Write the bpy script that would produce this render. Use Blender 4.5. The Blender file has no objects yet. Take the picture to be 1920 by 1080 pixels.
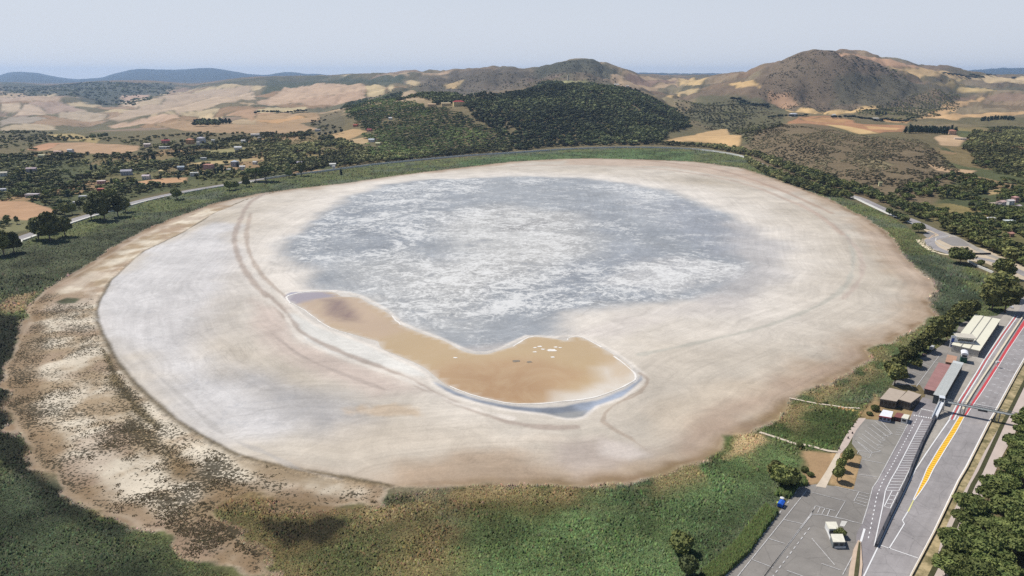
import bpy, math, random
import numpy as np
from math import radians, sin, cos, tan, atan
random.seed(7); RNG = np.random.default_rng(11)
SC = bpy.context.scene
COL = SC.collection

# ------------------------------------------------------------------ camera, sky, sun, exposure
CAM_H = 180.0                      # drone height over the lake bed, metres
PITCH = atan(400.0/1280.0)         # camera tilt below the horizontal
cd = bpy.data.cameras.new('camera'); cd.sensor_width = 36; cd.lens = 24.0
cd.clip_start = 1; cd.clip_end = 120000
cam = bpy.data.objects.new('camera', cd); COL.objects.link(cam)
cam.location = (0, 0, CAM_H); cam.rotation_euler = (radians(90)-PITCH, 0, 0)
SC.camera = cam
SUN_EL = radians(56); SUN_AZ = radians(-57)      # azimuth measured from +Y towards +X
world = bpy.data.worlds.new("World"); SC.world = world; world.use_nodes = True
wt = world.node_tree; wt.nodes.clear()
sky = wt.nodes.new('ShaderNodeTexSky'); sky.sky_type = 'NISHITA'; sky.sun_disc = False
sky.sun_elevation = SUN_EL; sky.sun_rotation = SUN_AZ
sky.altitude = 700; sky.air_density = 1.0; sky.dust_density = 1.0; sky.ozone_density = 1.5
bg = wt.nodes.new('ShaderNodeBackground'); bg.inputs['Strength'].default_value = 0.098
wo = wt.nodes.new('ShaderNodeOutputWorld')
# summer haze whitens the lowest band of the sky
tc = wt.nodes.new('ShaderNodeTexCoord'); sz = wt.nodes.new('ShaderNodeSeparateXYZ'); wt.links.new(tc.outputs['Generated'], sz.inputs[0])
mrn = wt.nodes.new('ShaderNodeMapRange'); mrn.interpolation_type = 'SMOOTHSTEP'
mrn.inputs['From Min'].default_value = .05; mrn.inputs['From Max'].default_value = .34
mrn.inputs['To Min'].default_value = .93; mrn.inputs['To Max'].default_value = 0
wt.links.new(sz.outputs[2], mrn.inputs['Value'])
mx = wt.nodes.new('ShaderNodeMix'); mx.data_type = 'RGBA'; wt.links.new(mrn.outputs[0], mx.inputs[0])
wt.links.new(sky.outputs[0], mx.inputs[6]); mx.inputs[7].default_value = (6.9, 7.3, 8.1, 1)
wt.links.new(mx.outputs[2], bg.inputs[0]); wt.links.new(bg.outputs[0], wo.inputs[0])
ld = bpy.data.lights.new('sun', 'SUN'); ld.energy = 4.6; ld.angle = radians(0.53); ld.color = (1.0, 0.965, 0.915)
sun = bpy.data.objects.new('sun', ld); COL.objects.link(sun)
sun.location = (-3000, 2000, 5000)
from mathutils import Vector
sd_ = Vector((sin(SUN_AZ)*cos(SUN_EL), cos(SUN_AZ)*cos(SUN_EL), sin(SUN_EL)))
sun.rotation_euler = sd_.to_track_quat('Z', 'Y').to_euler()
SC.view_settings.view_transform = 'Standard'; SC.view_settings.look = 'None'
SC.view_settings.exposure = 0.0; SC.view_settings.gamma = 1.0
SC.cycles.use_denoising = False; SC.cycles.use_adaptive_sampling = False
SC.cycles.volume_bounces = 1; SC.cycles.max_bounces = 6; SC.cycles.diffuse_bounces = 2
SC.cycles.glossy_bounces = 2; SC.cycles.transparent_max_bounces = 6
SC.cycles.caustics_reflective = False; SC.cycles.caustics_refractive = False

# ------------------------------------------------------------------ survey helpers
CT, ST = cos(PITCH), sin(PITCH)
def W(x, y, h=0.0):
    """survey point of the plan -> world XY on the level plane z=h"""
    u = (x-960)/1280.0; v = (y-540)/1280.0
    t = (CAM_H-h)/(ST+v*CT)
    return (u*t, t*(CT-v*ST))
def WL(pts, h=0.0): return [W(x, y, h) for x, y in pts]

def _hash(ix, iy, s):
    n = (ix.astype(np.int64)*374761393 + iy.astype(np.int64)*668265263 + s*974634777) & 0x7fffffff
    n = ((n ^ (n >> 13))*1274126177) & 0x7fffffff
    return ((n ^ (n >> 16)) & 0xffff)/65535.0
def vnoise(x, y, s=0):
    ix = np.floor(x); iy = np.floor(y); fx = x-ix; fy = y-iy
    fx = fx*fx*(3-2*fx); fy = fy*fy*(3-2*fy)
    a = _hash(ix, iy, s); b = _hash(ix+1, iy, s); c = _hash(ix, iy+1, s); d = _hash(ix+1, iy+1, s)
    return (a*(1-fx)+b*fx)*(1-fy)+(c*(1-fx)+d*fx)*fy
def fbm(x, y, o=4, s=0):
    r = np.zeros_like(x, dtype=float); a = .5; t = 0
    for k in range(o):
        r += a*vnoise(x*2**k+17.3*k, y*2**k-9.1*k, s+k); t += a; a *= .5
    return r/t
def sstep(a, b, x):
    t = np.clip((x-a)/(b-a+1e-12), 0, 1); return t*t*(3-2*t)
def seg_dist(X, Y, P, closed=True):
    d = np.full(X.shape, 1e18); n = len(P)
    for i in range(n if closed else n-1):
        ax, ay = P[i]; bx, by = P[(i+1) % n]
        ex, ey = bx-ax, by-ay; L = ex*ex+ey*ey+1e-9
        t = np.clip(((X-ax)*ex+(Y-ay)*ey)/L, 0, 1)
        d = np.minimum(d, (X-ax-t*ex)**2+(Y-ay-t*ey)**2)
    return np.sqrt(d)
def inside(X, Y, P):
    c = np.zeros(X.shape, bool); n = len(P)
    for i in range(n):
        ax, ay = P[i]; bx, by = P[(i+1) % n]
        if ay == by: continue
        m = ((ay > Y) != (by > Y)) & (X < (bx-ax)*(Y-ay)/(by-ay)+ax)
        c ^= m
    return c
def sdist(X, Y, P):
    """signed distance, positive inside"""
    P = np.asarray(P)
    return np.where(inside(X, Y, P), 1, -1)*seg_dist(X, Y, P)
def smooth_line(pts, k=4, closed=False):
    pts = [tuple(p) for p in pts]; n = len(pts); out = []
    rng = range(n if closed else n-1)
    for i in rng:
        if closed: p0, p1, p2, p3 = pts[i-1], pts[i], pts[(i+1) % n], pts[(i+2) % n]
        else: p0, p1, p2, p3 = pts[max(i-1, 0)], pts[i], pts[i+1], pts[min(i+2, n-1)]
        for j in range(k):
            t = j/k
            out.append(tuple(.5*((2*p1[c])+(-p0[c]+p2[c])*t+(2*p0[c]-5*p1[c]+4*p2[c]-p3[c])*t*t
                             + (-p0[c]+3*p1[c]-3*p2[c]+p3[c])*t**3) for c in (0, 1)))
    if not closed: out.append(pts[-1])
    return out

# ------------------------------------------------------------------ relief of the land
# each row: a line across the country at one distance, given as sighted elevations
LAY = [
 (1900, [(-700,262),(0,268),(300,262),(500,261),(600,258),(700,254),(800,252),(900,254),(1000,259),(1100,262),(1250,264),(1350,262),(1400,250),(1450,238),(1500,232),(1600,238),(1700,243),(1800,254),(1920,262),(2600,262)]),
 (2300, [(-700,246),(0,255),(300,245),(450,238),(600,233),(650,222),(700,212),(800,203),(900,202),(1000,204),(1100,210),(1200,225),(1300,240),(1350,243),(1400,240),(1450,231),(1500,226),(1600,231),(1700,236),(1800,240),(1920,246),(2600,246)]),
 (2800, [(-700,234),(0,243),(150,243),(250,240),(330,235),(450,222),(600,211),(650,200),(700,186),(800,177),(870,180),(950,177),(1000,172),(1100,166),(1160,170),(1200,185),(1260,213),(1320,222),(1400,214),(1450,212),(1500,214),(1600,219),(1700,222),(1800,222),(1920,222),(2600,226)]),
 (3500, [(-700,222),(0,229),(150,234),(250,230),(330,222),(420,212),(500,205),(600,200),(650,190),(700,180),(760,176),(850,178),(950,168),(1000,160),(1060,153),(1120,152),(1170,160),(1200,172),(1260,190),(1320,192),(1400,190),(1460,203),(1550,205),(1600,206),(1700,210),(1800,205),(1920,203),(2600,205)]),
 (4500, [(-700,204),(0,213),(100,221),(250,214),(330,203),(420,196),(480,190),(560,186),(640,183),(700,181),(740,172),(850,166),(950,160),(1060,150),(1120,150),(1170,158),(1220,176),(1280,172),(1330,158),(1360,150),(1400,135),(1440,113),(1480,93),(1492,88),(1520,86),(1560,88),(1582,92),(1600,100),(1650,118),(1700,134),(1760,150),(1800,165),(1860,171),(1920,168),(2600,180)]),
 (6000, [(-700,186),(0,190),(60,182),(130,185),(200,193),(260,186),(330,182),(400,173),(470,167),(560,165),(640,159),(690,157),(740,158),(800,152),(850,145),(920,134),(985,131),(1010,122),(1040,112),(1070,107),(1100,109),(1120,115),(1150,127),(1170,136),(1210,152),(1260,158),(1320,150),(1400,134),(1500,118),(1560,99),(1600,96),(1640,101),(1680,112),(1720,123),(1770,131),(1800,140),(1860,147),(1920,148),(2600,165)]),
 (8000, [(-700,170),(0,173),(100,170),(200,168),(300,166),(380,161),(430,153),(480,149),(560,146),(620,144),(700,140),(760,136),(830,133),(880,130),(900,128),(940,127),(985,132),(1040,134),(1100,134),(1170,136),(1190,138),(1250,146),(1320,146),(1400,142),(1500,136),(1700,136),(1800,139),(1860,143),(1920,143),(2600,150)]),
 (10500, [(-700,156),(0,153),(50,155),(90,160),(130,156),(180,152),(240,150),(300,151),(330,155),(360,158),(400,153),(440,147),(480,143),(560,142),(620,141),(680,137),(760,138),(850,138),(1000,139),(1200,140),(1300,141),(1500,140),(1750,134),(1800,136),(1850,140),(1920,140),(2600,142)]),
 (15000, [(-700,158),(0,160),(100,157),(250,160),(400,158),(600,154),(900,152),(1200,142),(1340,142),(1600,146),(1900,144),(2600,146)]),
 (25000, [(-700,140),(-100,146),(0,142),(20,135),(40,134),(70,136),(100,143),(140,149),(190,146),(215,138),(235,134),(250,130),(275,129),(290,130),(330,131),(350,130),(370,128),(400,127),(430,132),(470,139),(500,141),(520,137),(535,135),(560,136),(575,139),(590,138),(620,141),(660,139),(700,142),(1100,140),(1180,136),(1210,137),(1250,137.5),(1340,138),(1420,140),(1700,140),(1770,134),(1810,132),(1830,131),(1870,128),(1920,127),(2100,131),(2600,134)]),
 (45000, [(-700,150),(2600,150)]),
]
SHORE = [(-700,640),(-300,520),(0,436),(60,428),(150,398),(300,358),(480,330),(700,300),(960,280),(1100,273),(1250,270),(1350,276),(1420,297),(1500,322),(1600,356),(1700,395),(1800,430),(1920,482),(2100,560),(2600,700)]
UCOL = np.linspace(-1.45, 1.45, 1160)
XPX = UCOL*1280+960
LY = np.linspace(math.log(300), math.log(50000), 700)
def zpix(Y, y):
    v = (y-540)/1280.0
    return CAM_H - Y*(ST+v*CT)/(CT-v*ST)
_sx, _sy = zip(*SHORE)
_yr = np.array([W(960, yy)[1] for yy in np.interp(XPX, _sx, _sy)])
def _gs(a, k):
    w = np.hanning(2*k+3)[1:-1]; w /= w.sum()
    return np.convolve(np.pad(a, k, mode='edge'), w, mode='valid')
def pchip(xk, yk, x):
    h = np.diff(xk); dl = np.diff(yk)/h; m = np.zeros_like(yk)
    for i in range(1, len(xk)-1):
        if dl[i-1]*dl[i] > 0:
            w1 = 2*h[i]+h[i-1]; w2 = h[i]+2*h[i-1]
            m[i] = (w1+w2)/(w1/dl[i-1]+w2/dl[i])
    m[0] = 0; m[-1] = dl[-1]
    k = np.clip(np.searchsorted(xk, x)-1, 0, len(xk)-2)
    t = np.clip((x-xk[k])/h[k], 0, 1)
    return ((1+2*t)*(1-t)**2*yk[k]+t*(1-t)**2*h[k]*m[k]+t*t*(3-2*t)*yk[k+1]+t*t*(t-1)*h[k]*m[k+1])
zl = []
for Yd, pl in LAY:
    px, py = zip(*pl)
    zl.append(zpix(Yd, _gs(np.interp(XPX, px, py), 4 if Yd in (4500, 6000, 25000) else 12)))
zl = np.array(zl)
TAB = np.zeros((len(UCOL), len(LY)))
for i in range(len(UCOL)):
    yr = min(_yr[i], 1820)
    xk = np.array([math.log(200), math.log(yr)] + [math.log(l[0]) for l in LAY])
    yk = np.concatenate([[0, 0], zl[:, i]])
    TAB[i] = pchip(xk, yk, LY)
    TAB[i][LY < math.log(yr)] = 0
YY = np.exp(LY)[None, :]*np.ones((len(UCOL), 1)); XX = UCOL[:, None]*(YY*CT+CAM_H*ST)
amp = sstep(0, 400, YY-_yr[:, None])*(1+np.minimum(YY, 5000)/1400)*np.where(YY > 12000, 1.3, 1)
rel = (fbm(XX/420, YY/420, 5, 3)-.5)*12 + (np.abs(fbm(XX/900+5, YY/900, 5, 9)-.5)-.12)*32*sstep(1900, 3200, YY)*(1-.6*sstep(6000, 9000, YY)) + (fbm(XX/130, YY/130, 4, 19)-.5)*5*sstep(1900, 2600, YY) - (1-2*np.abs(fbm(XX/210, YY/330, 4, 29)-.5))**6*9*sstep(2200, 3200, YY)*(1-.5*sstep(7000, 9000, YY))
TAB += rel*amp*(.4+.6*sstep(-.35, -.08, UCOL))[:, None]
wx, wy = XX+240*fbm(XX/900, YY/900, 3, 40), YY+240*fbm(XX/900+7, YY/900, 3, 41)
fold = (1-2*np.abs(fbm((wx*.8+wy*.6)/620, (wy*.8-wx*.6)/1900, 3, 43)-.5)*1.6)
TAB += (fold-.72)*62*sstep(2400, 3600, YY)*sstep(11000, 7000, YY)*(.45+.55*sstep(.1, -.1, UCOL))[:, None]
def hz(X, Y):
    X = np.asarray(X, float); Y = np.asarray(Y, float)
    u = X/(np.maximum(Y, 1)*CT+CAM_H*ST)
    a = np.clip((u-UCOL[0])/(UCOL[1]-UCOL[0]), 0, len(UCOL)-1.001)
    b = np.clip((np.log(np.maximum(Y, 1))-LY[0])/(LY[1]-LY[0]), 0, len(LY)-1.001)
    i = a.astype(int); j = b.astype(int); fa = a-i; fb = b-j
    z = (TAB[i, j]*(1-fa)*(1-fb)+TAB[i+1, j]*fa*(1-fb)+TAB[i, j+1]*(1-fa)*fb+TAB[i+1, j+1]*fa*fb)
    return np.where(Y < 300, 0, z)
_t = np.exp(np.linspace(math.log(250), math.log(44000), 1500))
def pick(x, y):
    """survey point -> world XYZ on the land"""
    for _ in range(60):
        v = (y-540)/1280.0; u = (x-960)/1280.0
        k = _t/(CT-v*ST); Z = CAM_H-k*(ST+v*CT); X = u*k
        g = Z-hz(X, _t)
        if g[0] < 0:
            a = W(x, y); return (a[0], a[1], 0.0)
        w = np.where(g < 0)[0]
        if len(w):
            i = w[0]; f = g[i-1]/(g[i-1]-g[i]+1e-9)
            Yv = _t[i-1]+f*(_t[i]-_t[i-1]); kk = Yv/(CT-v*ST)
            return (u*kk, Yv, float(hz(u*kk, Yv)))
        y += .7
    return (0, 30000, 0)
def PK(pts): return [pick(x, y)[:2] for x, y in pts]

# ------------------------------------------------------------------ materials
def srgb(r, g, b):
    f = lambda c: (c/255/12.92) if c/255 < .04045 else ((c/255+.055)/1.055)**2.4
    return np.array([f(r), f(g), f(b)])
KA = 0.83                      # photographed brightness of a sunlit level surface -> base colour
def alb(r, g, b, k=KA): return np.clip(srgb(r, g, b)*k, 0.004, .85)
class NT:
    def __init__(s, name):
        s.m = bpy.data.materials.new(name); s.m.use_nodes = True; s.t = s.m.node_tree
        s.t.nodes.clear(); s.out = s.t.nodes.new('ShaderNodeOutputMaterial')
        s.b = s.t.nodes.new('ShaderNodeBsdfPrincipled'); s.t.links.new(s.b.outputs[0], s.out.inputs[0])
    def n(s, ty, ins=None, **kw):
        nd = s.t.nodes.new(ty)
        for k, v in kw.items(): setattr(nd, k, v)
        for k, v in (ins or {}).items(): s.put(nd.inputs[k], v)
        return nd
    def put(s, sock, v):
        if hasattr(v, 'is_output'): s.t.links.new(v, sock)
        else:
            if hasattr(v, '__len__') and len(v) == 3 and sock.type == 'RGBA': v = (*v, 1)
            sock.default_value = v
    def math(s, op, a, b=0.0, c=None):
        nd = s.n('ShaderNodeMath', operation=op); s.put(nd.inputs[0], a); s.put(nd.inputs[1], b)
        if c is not None: s.put(nd.inputs[2], c)
        return nd.outputs[0]
    def noise(s, vec, scale, detail=4, rough=.55, dist=0.0, out='Fac'):
        nd = s.n('ShaderNodeTexNoise', {'Vector': vec, 'Scale': scale, 'Detail': detail, 'Roughness': rough, 'Distortion': dist})
        return nd.outputs[out]
    def mr(s, v, a, b, c, d, smooth=False):
        nd = s.n('ShaderNodeMapRange', {'Value': v, 'From Min': a, 'From Max': b, 'To Min': c, 'To Max': d})
        if smooth: nd.interpolation_type = 'SMOOTHSTEP'
        return nd.outputs[0]
    def mix(s, f, a, b, blend='MIX'):
        nd = s.n('ShaderNodeMix', data_type='RGBA', blend_type=blend)
        s.put(nd.inputs[0], f); s.put(nd.inputs[6], a); s.put(nd.inputs[7], b); return nd.outputs[2]
    def scale(s, col, f):
        nd = s.n('ShaderNodeVectorMath', operation='SCALE'); s.put(nd.inputs[0], col); s.put(nd.inputs['Scale'], f); return nd.outputs[0]
    def attr(s, name, out='Color'): return s.n('ShaderNodeAttribute', attribute_name=name).outputs[out]
    def pos(s): return s.n('ShaderNodeNewGeometry').outputs['Position']
    def objpos(s): return s.n('ShaderNodeTexCoord').outputs['Object']
    def bump(s, h, strength=.3, dist=1.0):
        nd = s.n('ShaderNodeBump', {'Strength': strength, 'Distance': dist, 'Height': h}); s.t.links.new(nd.outputs[0], s.b.inputs['Normal'])
    def set(s, **kw):
        for k, v in kw.items(): s.put(s.b.inputs[k.replace('_', ' ')], v)
_mats = {}
def mat(name, rgb, rough=.85, var=.15, scale=.6, metal=0.0, alb_in=False, k=KA, spec=.3):
    """a plain surface colour with procedural mottling"""
    if name in _mats: return _mats[name]
    q = NT(name); c = rgb if alb_in else alb(*rgb, k=k)
    p = q.objpos(); nz = q.noise(p, scale, 5, .6); nz2 = q.noise(p, scale*9, 3, .6)
    f = q.math('MULTIPLY', q.mr(nz, .25, .75, 1-var, 1+var), q.mr(nz2, .25, .75, 1-var*.5, 1+var*.5))
    q.set(Base_Color=q.scale(tuple(c), f), Roughness=rough, Metallic=metal, Specular_IOR_Level=spec)
    _mats[name] = q.m; return q.m
def leafmat(name, a, b, scale=.35, k=1.0):
    if name in _mats: return _mats[name]
    q = NT(name); p = q.pos(); oi = q.n('ShaderNodeObjectInfo').outputs['Random']
    nz = q.noise(p, scale, 4, .7); f = q.mr(nz, .3, .7, 0, 1)
    c = q.mix(f, tuple(alb(*a)*k), tuple(alb(*b)*k))
    c = q.scale(c, q.mr(oi, 0, 1, .65, 1.4))
    q.set(Base_Color=c, Roughness=.75, Specular_IOR_Level=.15)
    _mats[name] = q.m; return q.m

# ------------------------------------------------------------------ mesh helpers
def tag(o, label=None, cat=None, group=None, kind=None):
    if label: o['label'] = label
    if cat: o['category'] = cat
    if group: o['group'] = group
    if kind: o['kind'] = kind
    return o
def npmesh(name, V, F, smooth=False):
    V = np.asarray(V, np.float32); F = np.asarray(F, np.int32)
    me = bpy.data.meshes.new(name); n, k = F.shape
    me.vertices.add(len(V)); me.vertices.foreach_set('co', V.ravel())
    me.loops.add(n*k); me.loops.foreach_set('vertex_index', F.ravel())
    me.polygons.add(n); me.polygons.foreach_set('loop_start', np.arange(0, n*k, k, dtype=np.int32))
    if smooth: me.polygons.foreach_set('use_smooth', np.ones(n, bool))
    me.update(calc_edges=True); return me
def link(name, me, parent=None, loc=None):
    o = bpy.data.objects.new(name, me); COL.objects.link(o)
    if parent: o.parent = parent
    if loc is not None: o.location = loc
    return o
def empty(name, loc, rz=0.0):
    o = bpy.data.objects.new(name, None); COL.objects.link(o); o.location = loc; o.rotation_euler = (0, 0, rz)
    o.empty_display_size = .5; return o
class MB:
    def __init__(s): s.v = []; s.f = []
    def add(s, vs, fs):
        o = len(s.v); s.v += [tuple(p) for p in vs]; s.f += [tuple(i+o for i in q) for q in fs]; return s
    def box(s, x0, x1, y0, y1, z0, z1):
        return s.add([(x0,y0,z0),(x1,y0,z0),(x1,y1,z0),(x0,y1,z0),(x0,y0,z1),(x1,y0,z1),(x1,y1,z1),(x0,y1,z1)],
                     [(0,3,2,1),(4,5,6,7),(0,1,5,4),(1,2,6,5),(2,3,7,6),(3,0,4,7)])
    def prism(s, P, z0, z1):
        n = len(P)
        a = sum(P[i][0]*P[(i+1) % n][1]-P[(i+1) % n][0]*P[i][1] for i in range(n))
        if a < 0: P = P[::-1]
        return s.add([(x, y, z0) for x, y in P]+[(x, y, z1) for x, y in P],
                     [tuple(range(n))[::-1], tuple(range(n, 2*n))]+[(i, (i+1) % n, n+(i+1) % n, n+i) for i in range(n)])
    def bar(s, a, b, w, h=None):
        a = Vector(a); b = Vector(b); h = h or w; d = (b-a).normalized()
        up = Vector((0, 0, 1)) if abs(d.z) < .9 else Vector((1, 0, 0))
        r = d.cross(up).normalized()*(w/2); t = r.cross(d).normalized()*(h/2)
        return s.add([a-r-t, a+r-t, a+r+t, a-r+t, b-r-t, b+r-t, b+r+t, b-r+t],
                     [(0,1,2,3),(7,6,5,4),(0,4,5,1),(1,5,6,2),(2,6,7,3),(3,7,4,0)])
    def gable(s, x0, x1, y0, y1, z0, zr, th=.25):
        ym = (y0+y1)/2
        return s.add([(x0,y0,z0),(x1,y0,z0),(x1,ym,zr),(x0,ym,zr),(x0,y1,z0),(x1,y1,z0),
                      (x0,y0,z0-th),(x1,y0,z0-th),(x0,y1,z0-th),(x1,y1,z0-th)],
                     [(0,1,2,3),(3,2,5,4),(6,7,1,0),(4,5,9,8),(6,0,3,4,8),(7,9,5,2,1),(6,8,9,7)])
    def hip(s, x0, x1, y0, y1, z0, zr, th=.25):
        ym = (y0+y1)/2; d = min((y1-y0)/2, (x1-x0)/2*.9)
        return s.add([(x0,y0,z0),(x1,y0,z0),(x1,y1,z0),(x0,y1,z0),(x0+d,ym,zr),(x1-d,ym,zr),
                      (x0,y0,z0-th),(x1,y0,z0-th),(x1,y1,z0-th),(x0,y1,z0-th)],
                     [(0,1,5,4),(1,2,5),(2,3,4,5),(3,0,4),(6,7,1,0),(7,8,2,1),(8,9,3,2),(9,6,0,3),(9,8,7,6)])
    def cyl(s, x, y, z0, z1, r, n=10, r2=None):
        r2 = r if r2 is None else r2
        A = [(x+r*cos(2*math.pi*i/n), y+r*sin(2*math.pi*i/n), z0) for i in range(n)]
        B = [(x+r2*cos(2*math.pi*i/n), y+r2*sin(2*math.pi*i/n), z1) for i in range(n)]
        return s.add(A+B, [tuple(range(n))[::-1], tuple(range(n, 2*n))]+[(i, (i+1) % n, n+(i+1) % n, n+i) for i in range(n)])
    def build(s, name, m, parent=None, smooth=False):
        me = bpy.data.meshes.new(name); me.from_pydata(s.v, [], s.f); me.materials.append(m); me.update()
        if smooth:
            for p in me.polygons: p.use_smooth = True
        return link(name, me, parent)
def sheet(name, P, z, m, label=None, kind='structure'):
    from mathutils.geometry import tessellate_polygon
    V = [(x, y, z) for x, y in P]
    T = tessellate_polygon([[Vector(v) for v in V]])
    me = bpy.data.meshes.new(name); me.from_pydata(V, [], [t if (V[t[1]][0]-V[t[0]][0])*(V[t[2]][1]-V[t[0]][1])-(V[t[1]][1]-V[t[0]][1])*(V[t[2]][0]-V[t[0]][0]) > 0 else t[::-1] for t in T])
    me.materials.append(m); me.update(); o = link(name, me)
    if kind: o['kind'] = kind
    if label: o['label'] = label
    return o
def offs(line, d):
    out = []; n = len(line)
    for i in range(n):
        a = line[max(i-1, 0)]; b = line[min(i+1, n-1)]
        dx, dy = b[0]-a[0], b[1]-a[1]; L = math.hypot(dx, dy) or 1
        out.append((line[i][0]-dy/L*d, line[i][1]+dx/L*d))
    return out
def ribbon_vf(line, d0, d1, z):
    A = offs(line, d0); B = offs(line, d1); n = len(A)
    zz = z if callable(z) else (lambda x, y: z)
    V = [(x, y, zz(x, y)) for x, y in A]+[(x, y, zz(x, y)) for x, y in B]
    F = [(i, i+1, n+i+1, n+i) if d1 > d0 else (i, n+i, n+i+1, i+1) for i in range(n-1)]
    return V, F
def ribbon(name, line, d0, d1, z, m, label=None):
    V, F = ribbon_vf(line, d0, d1, z)
    me = bpy.data.meshes.new(name); me.from_pydata(V, [], F); me.materials.append(m); me.update()
    o = link(name, me); o['kind'] = 'structure'
    if label: o['label'] = label
    return o
def dens(line, step):
    out = []
    for a, b in zip(line[:-1], line[1:]):
        L = math.hypot(b[0]-a[0], b[1]-a[1]); n = max(1, int(L/step))
        out += [(a[0]+(b[0]-a[0])*i/n, a[1]+(b[1]-a[1])*i/n) for i in range(n)]
    return out+[line[-1]]

# ------------------------------------------------------------------ plan of the lake bed (surveyed outlines)
OUTER = [(0,592),(25,572),(80,545),(140,510),(170,494),(215,462),(270,432),(330,407),(400,382),(480,364),(560,353),(650,343),(760,327),(850,316),(960,303),(1050,298),(1110,297),(1200,299),(1300,303),(1390,315),(1440,331),(1500,352),(1560,376),(1620,408),(1665,438),(1680,462),(1712,500),(1752,533),(1738,560),(1752,590),(1720,610),(1668,640),(1620,657),(1630,675),(1570,705),(1510,735),(1478,750),(1462,775),(1420,800),(1370,818),(1352,845),(1290,872),(1232,888),(1160,905),(1085,912),(1000,905),(900,908),(830,915),(738,925),(712,946),(640,955),(560,946),(480,932),(430,938),(398,958),(430,998),(480,1036),(510,1075),(470,1090),(400,1068),(345,1035),(300,1000),(245,975),(190,965),(150,940),(105,915),(75,880),(60,850),(38,810),(12,765),(28,740),(8,700),(28,650),(45,600),(90,560),(60,545)]
OUTER = [(60,600),(48,585),(80,548),(140,510),(170,494)] + OUTER[5:-2]
OUT_W = WL(OUTER)
SHORELINE = [(560,352),(480,368),(435,385),(400,400),(340,437),(270,470),(235,498),(205,528),(182,568),(178,602),(197,645),(215,680),(250,722),(300,768),(345,802),(400,833),(445,856),(500,872),(560,885),(640,898),(720,912),(760,922)]
SH_W = smooth_line(WL(SHORELINE), 2)
CLAY = [(530,470),(545,440),(600,402),(650,372),(720,347),(820,335),(960,331),(1080,333),(1180,346),(1250,357),(1315,377),(1358,402),(1398,430),(1430,468),(1435,500),(1405,532),(1335,555),(1240,572),(1170,582),(1090,592),(1050,612),(1010,632),(950,655),(885,662),(820,640),(740,600),(680,572),(620,548),(575,530),(545,500)]
CLAY_W = WL(CLAY)
FLATS = [(207,525),(240,500),(290,467),(345,440),(400,418),(440,425),(430,480),(400,560),(400,640),(450,700),(530,735),(600,780),(570,815),(500,835),(430,830),(345,778),(262,705),(225,665),(203,620),(190,580)]
FLATS_W = WL(FLATS)
POND = [(545,566),(537,556),(560,550),(600,547),(628,549),(642,556),(672,558),(692,569),(720,582),(738,596),(752,609),(790,625),(832,639),(862,656),(886,663),(912,664),(936,657),(962,649),(985,634),(1000,631),(1040,635),(1062,639),(1068,633),(1085,632),(1102,638),(1126,651),(1150,665),(1176,683),(1190,700),(1191,711),(1178,720),(1150,734),(1110,747),(1060,753),(1000,757),(960,757),(920,749),(880,739),(842,725),(815,705),(800,692),(780,681),(752,669),(722,657),(712,648),(708,640),(690,635),(660,626),(620,615),(597,600),(572,581)]
POND_W = smooth_line(WL(POND), 3, True)
PONDRIM = [(528,556),(560,545),(630,545),(675,554),(725,580),(755,606),(832,636),(888,660),(936,654),(985,630),(1040,632),(1066,629),(1104,635),(1155,661),(1200,695),(1208,712),(1170,745),(1120,762),(1095,782),(1062,786),(1020,777),(960,770),(900,758),(850,742),(812,722),(798,700),(745,672),(700,650),(650,631),(590,608),(560,584)]
RIM_W = smooth_line(WL(PONDRIM), 2, True)

# ------------------------------------------------------------------ ground sheet
ys = [70.0]
while ys[-1] < 29000:
    y = ys[-1]; ys.append(y+min(max(y*y/(CAM_H*683)*1.25, .9), y*(.0055 if y < 3200 else .011)))
GY = np.array(ys); GU = np.linspace(-1.15, 1.15, 1150)
NU, NY = len(GU), len(GY)
gY = GY[None, :]*np.ones((NU, 1)); gX = GU[:, None]*(gY*CT+CAM_H*ST); gZ = hz(gX, gY)
X = gX.ravel(); Y = gY.ravel(); Z = gZ.ravel(); N = len(X)
C = np.zeros((N, 3)); VEG = np.zeros(N); CRU = np.zeros(N); SPK = np.zeros(N); BARE = np.zeros(N); RING = np.zeros(N)

def sdb(P, margin, sub=None):
    """signed distance limited to the neighbourhood of the outline"""
    P = np.asarray(P); x0, y0 = P.min(0)-margin; x1, y1 = P.max(0)+margin
    m = (X > x0) & (X < x1) & (Y > y0) & (Y < y1)
    r = np.full(N, -float(margin)); r[m] = np.maximum(sdist(X[m], Y[m], P), -margin); return r
_nc = {}
def nz(scale, o=4, s=0):
    k = (scale, o, s)
    if k not in _nc: _nc[k] = fbm(X/scale, Y/scale, o, s)
    return _nc[k]
def paint(m, rgb, a=1.0):
    global C
    c = alb(*rgb) if not isinstance(rgb, np.ndarray) else rgb
    m = (m*a)[:, None]; C = C*(1-m)+c*m
def setm(arr, m, v): arr *= (1-m); arr += m*v

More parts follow.
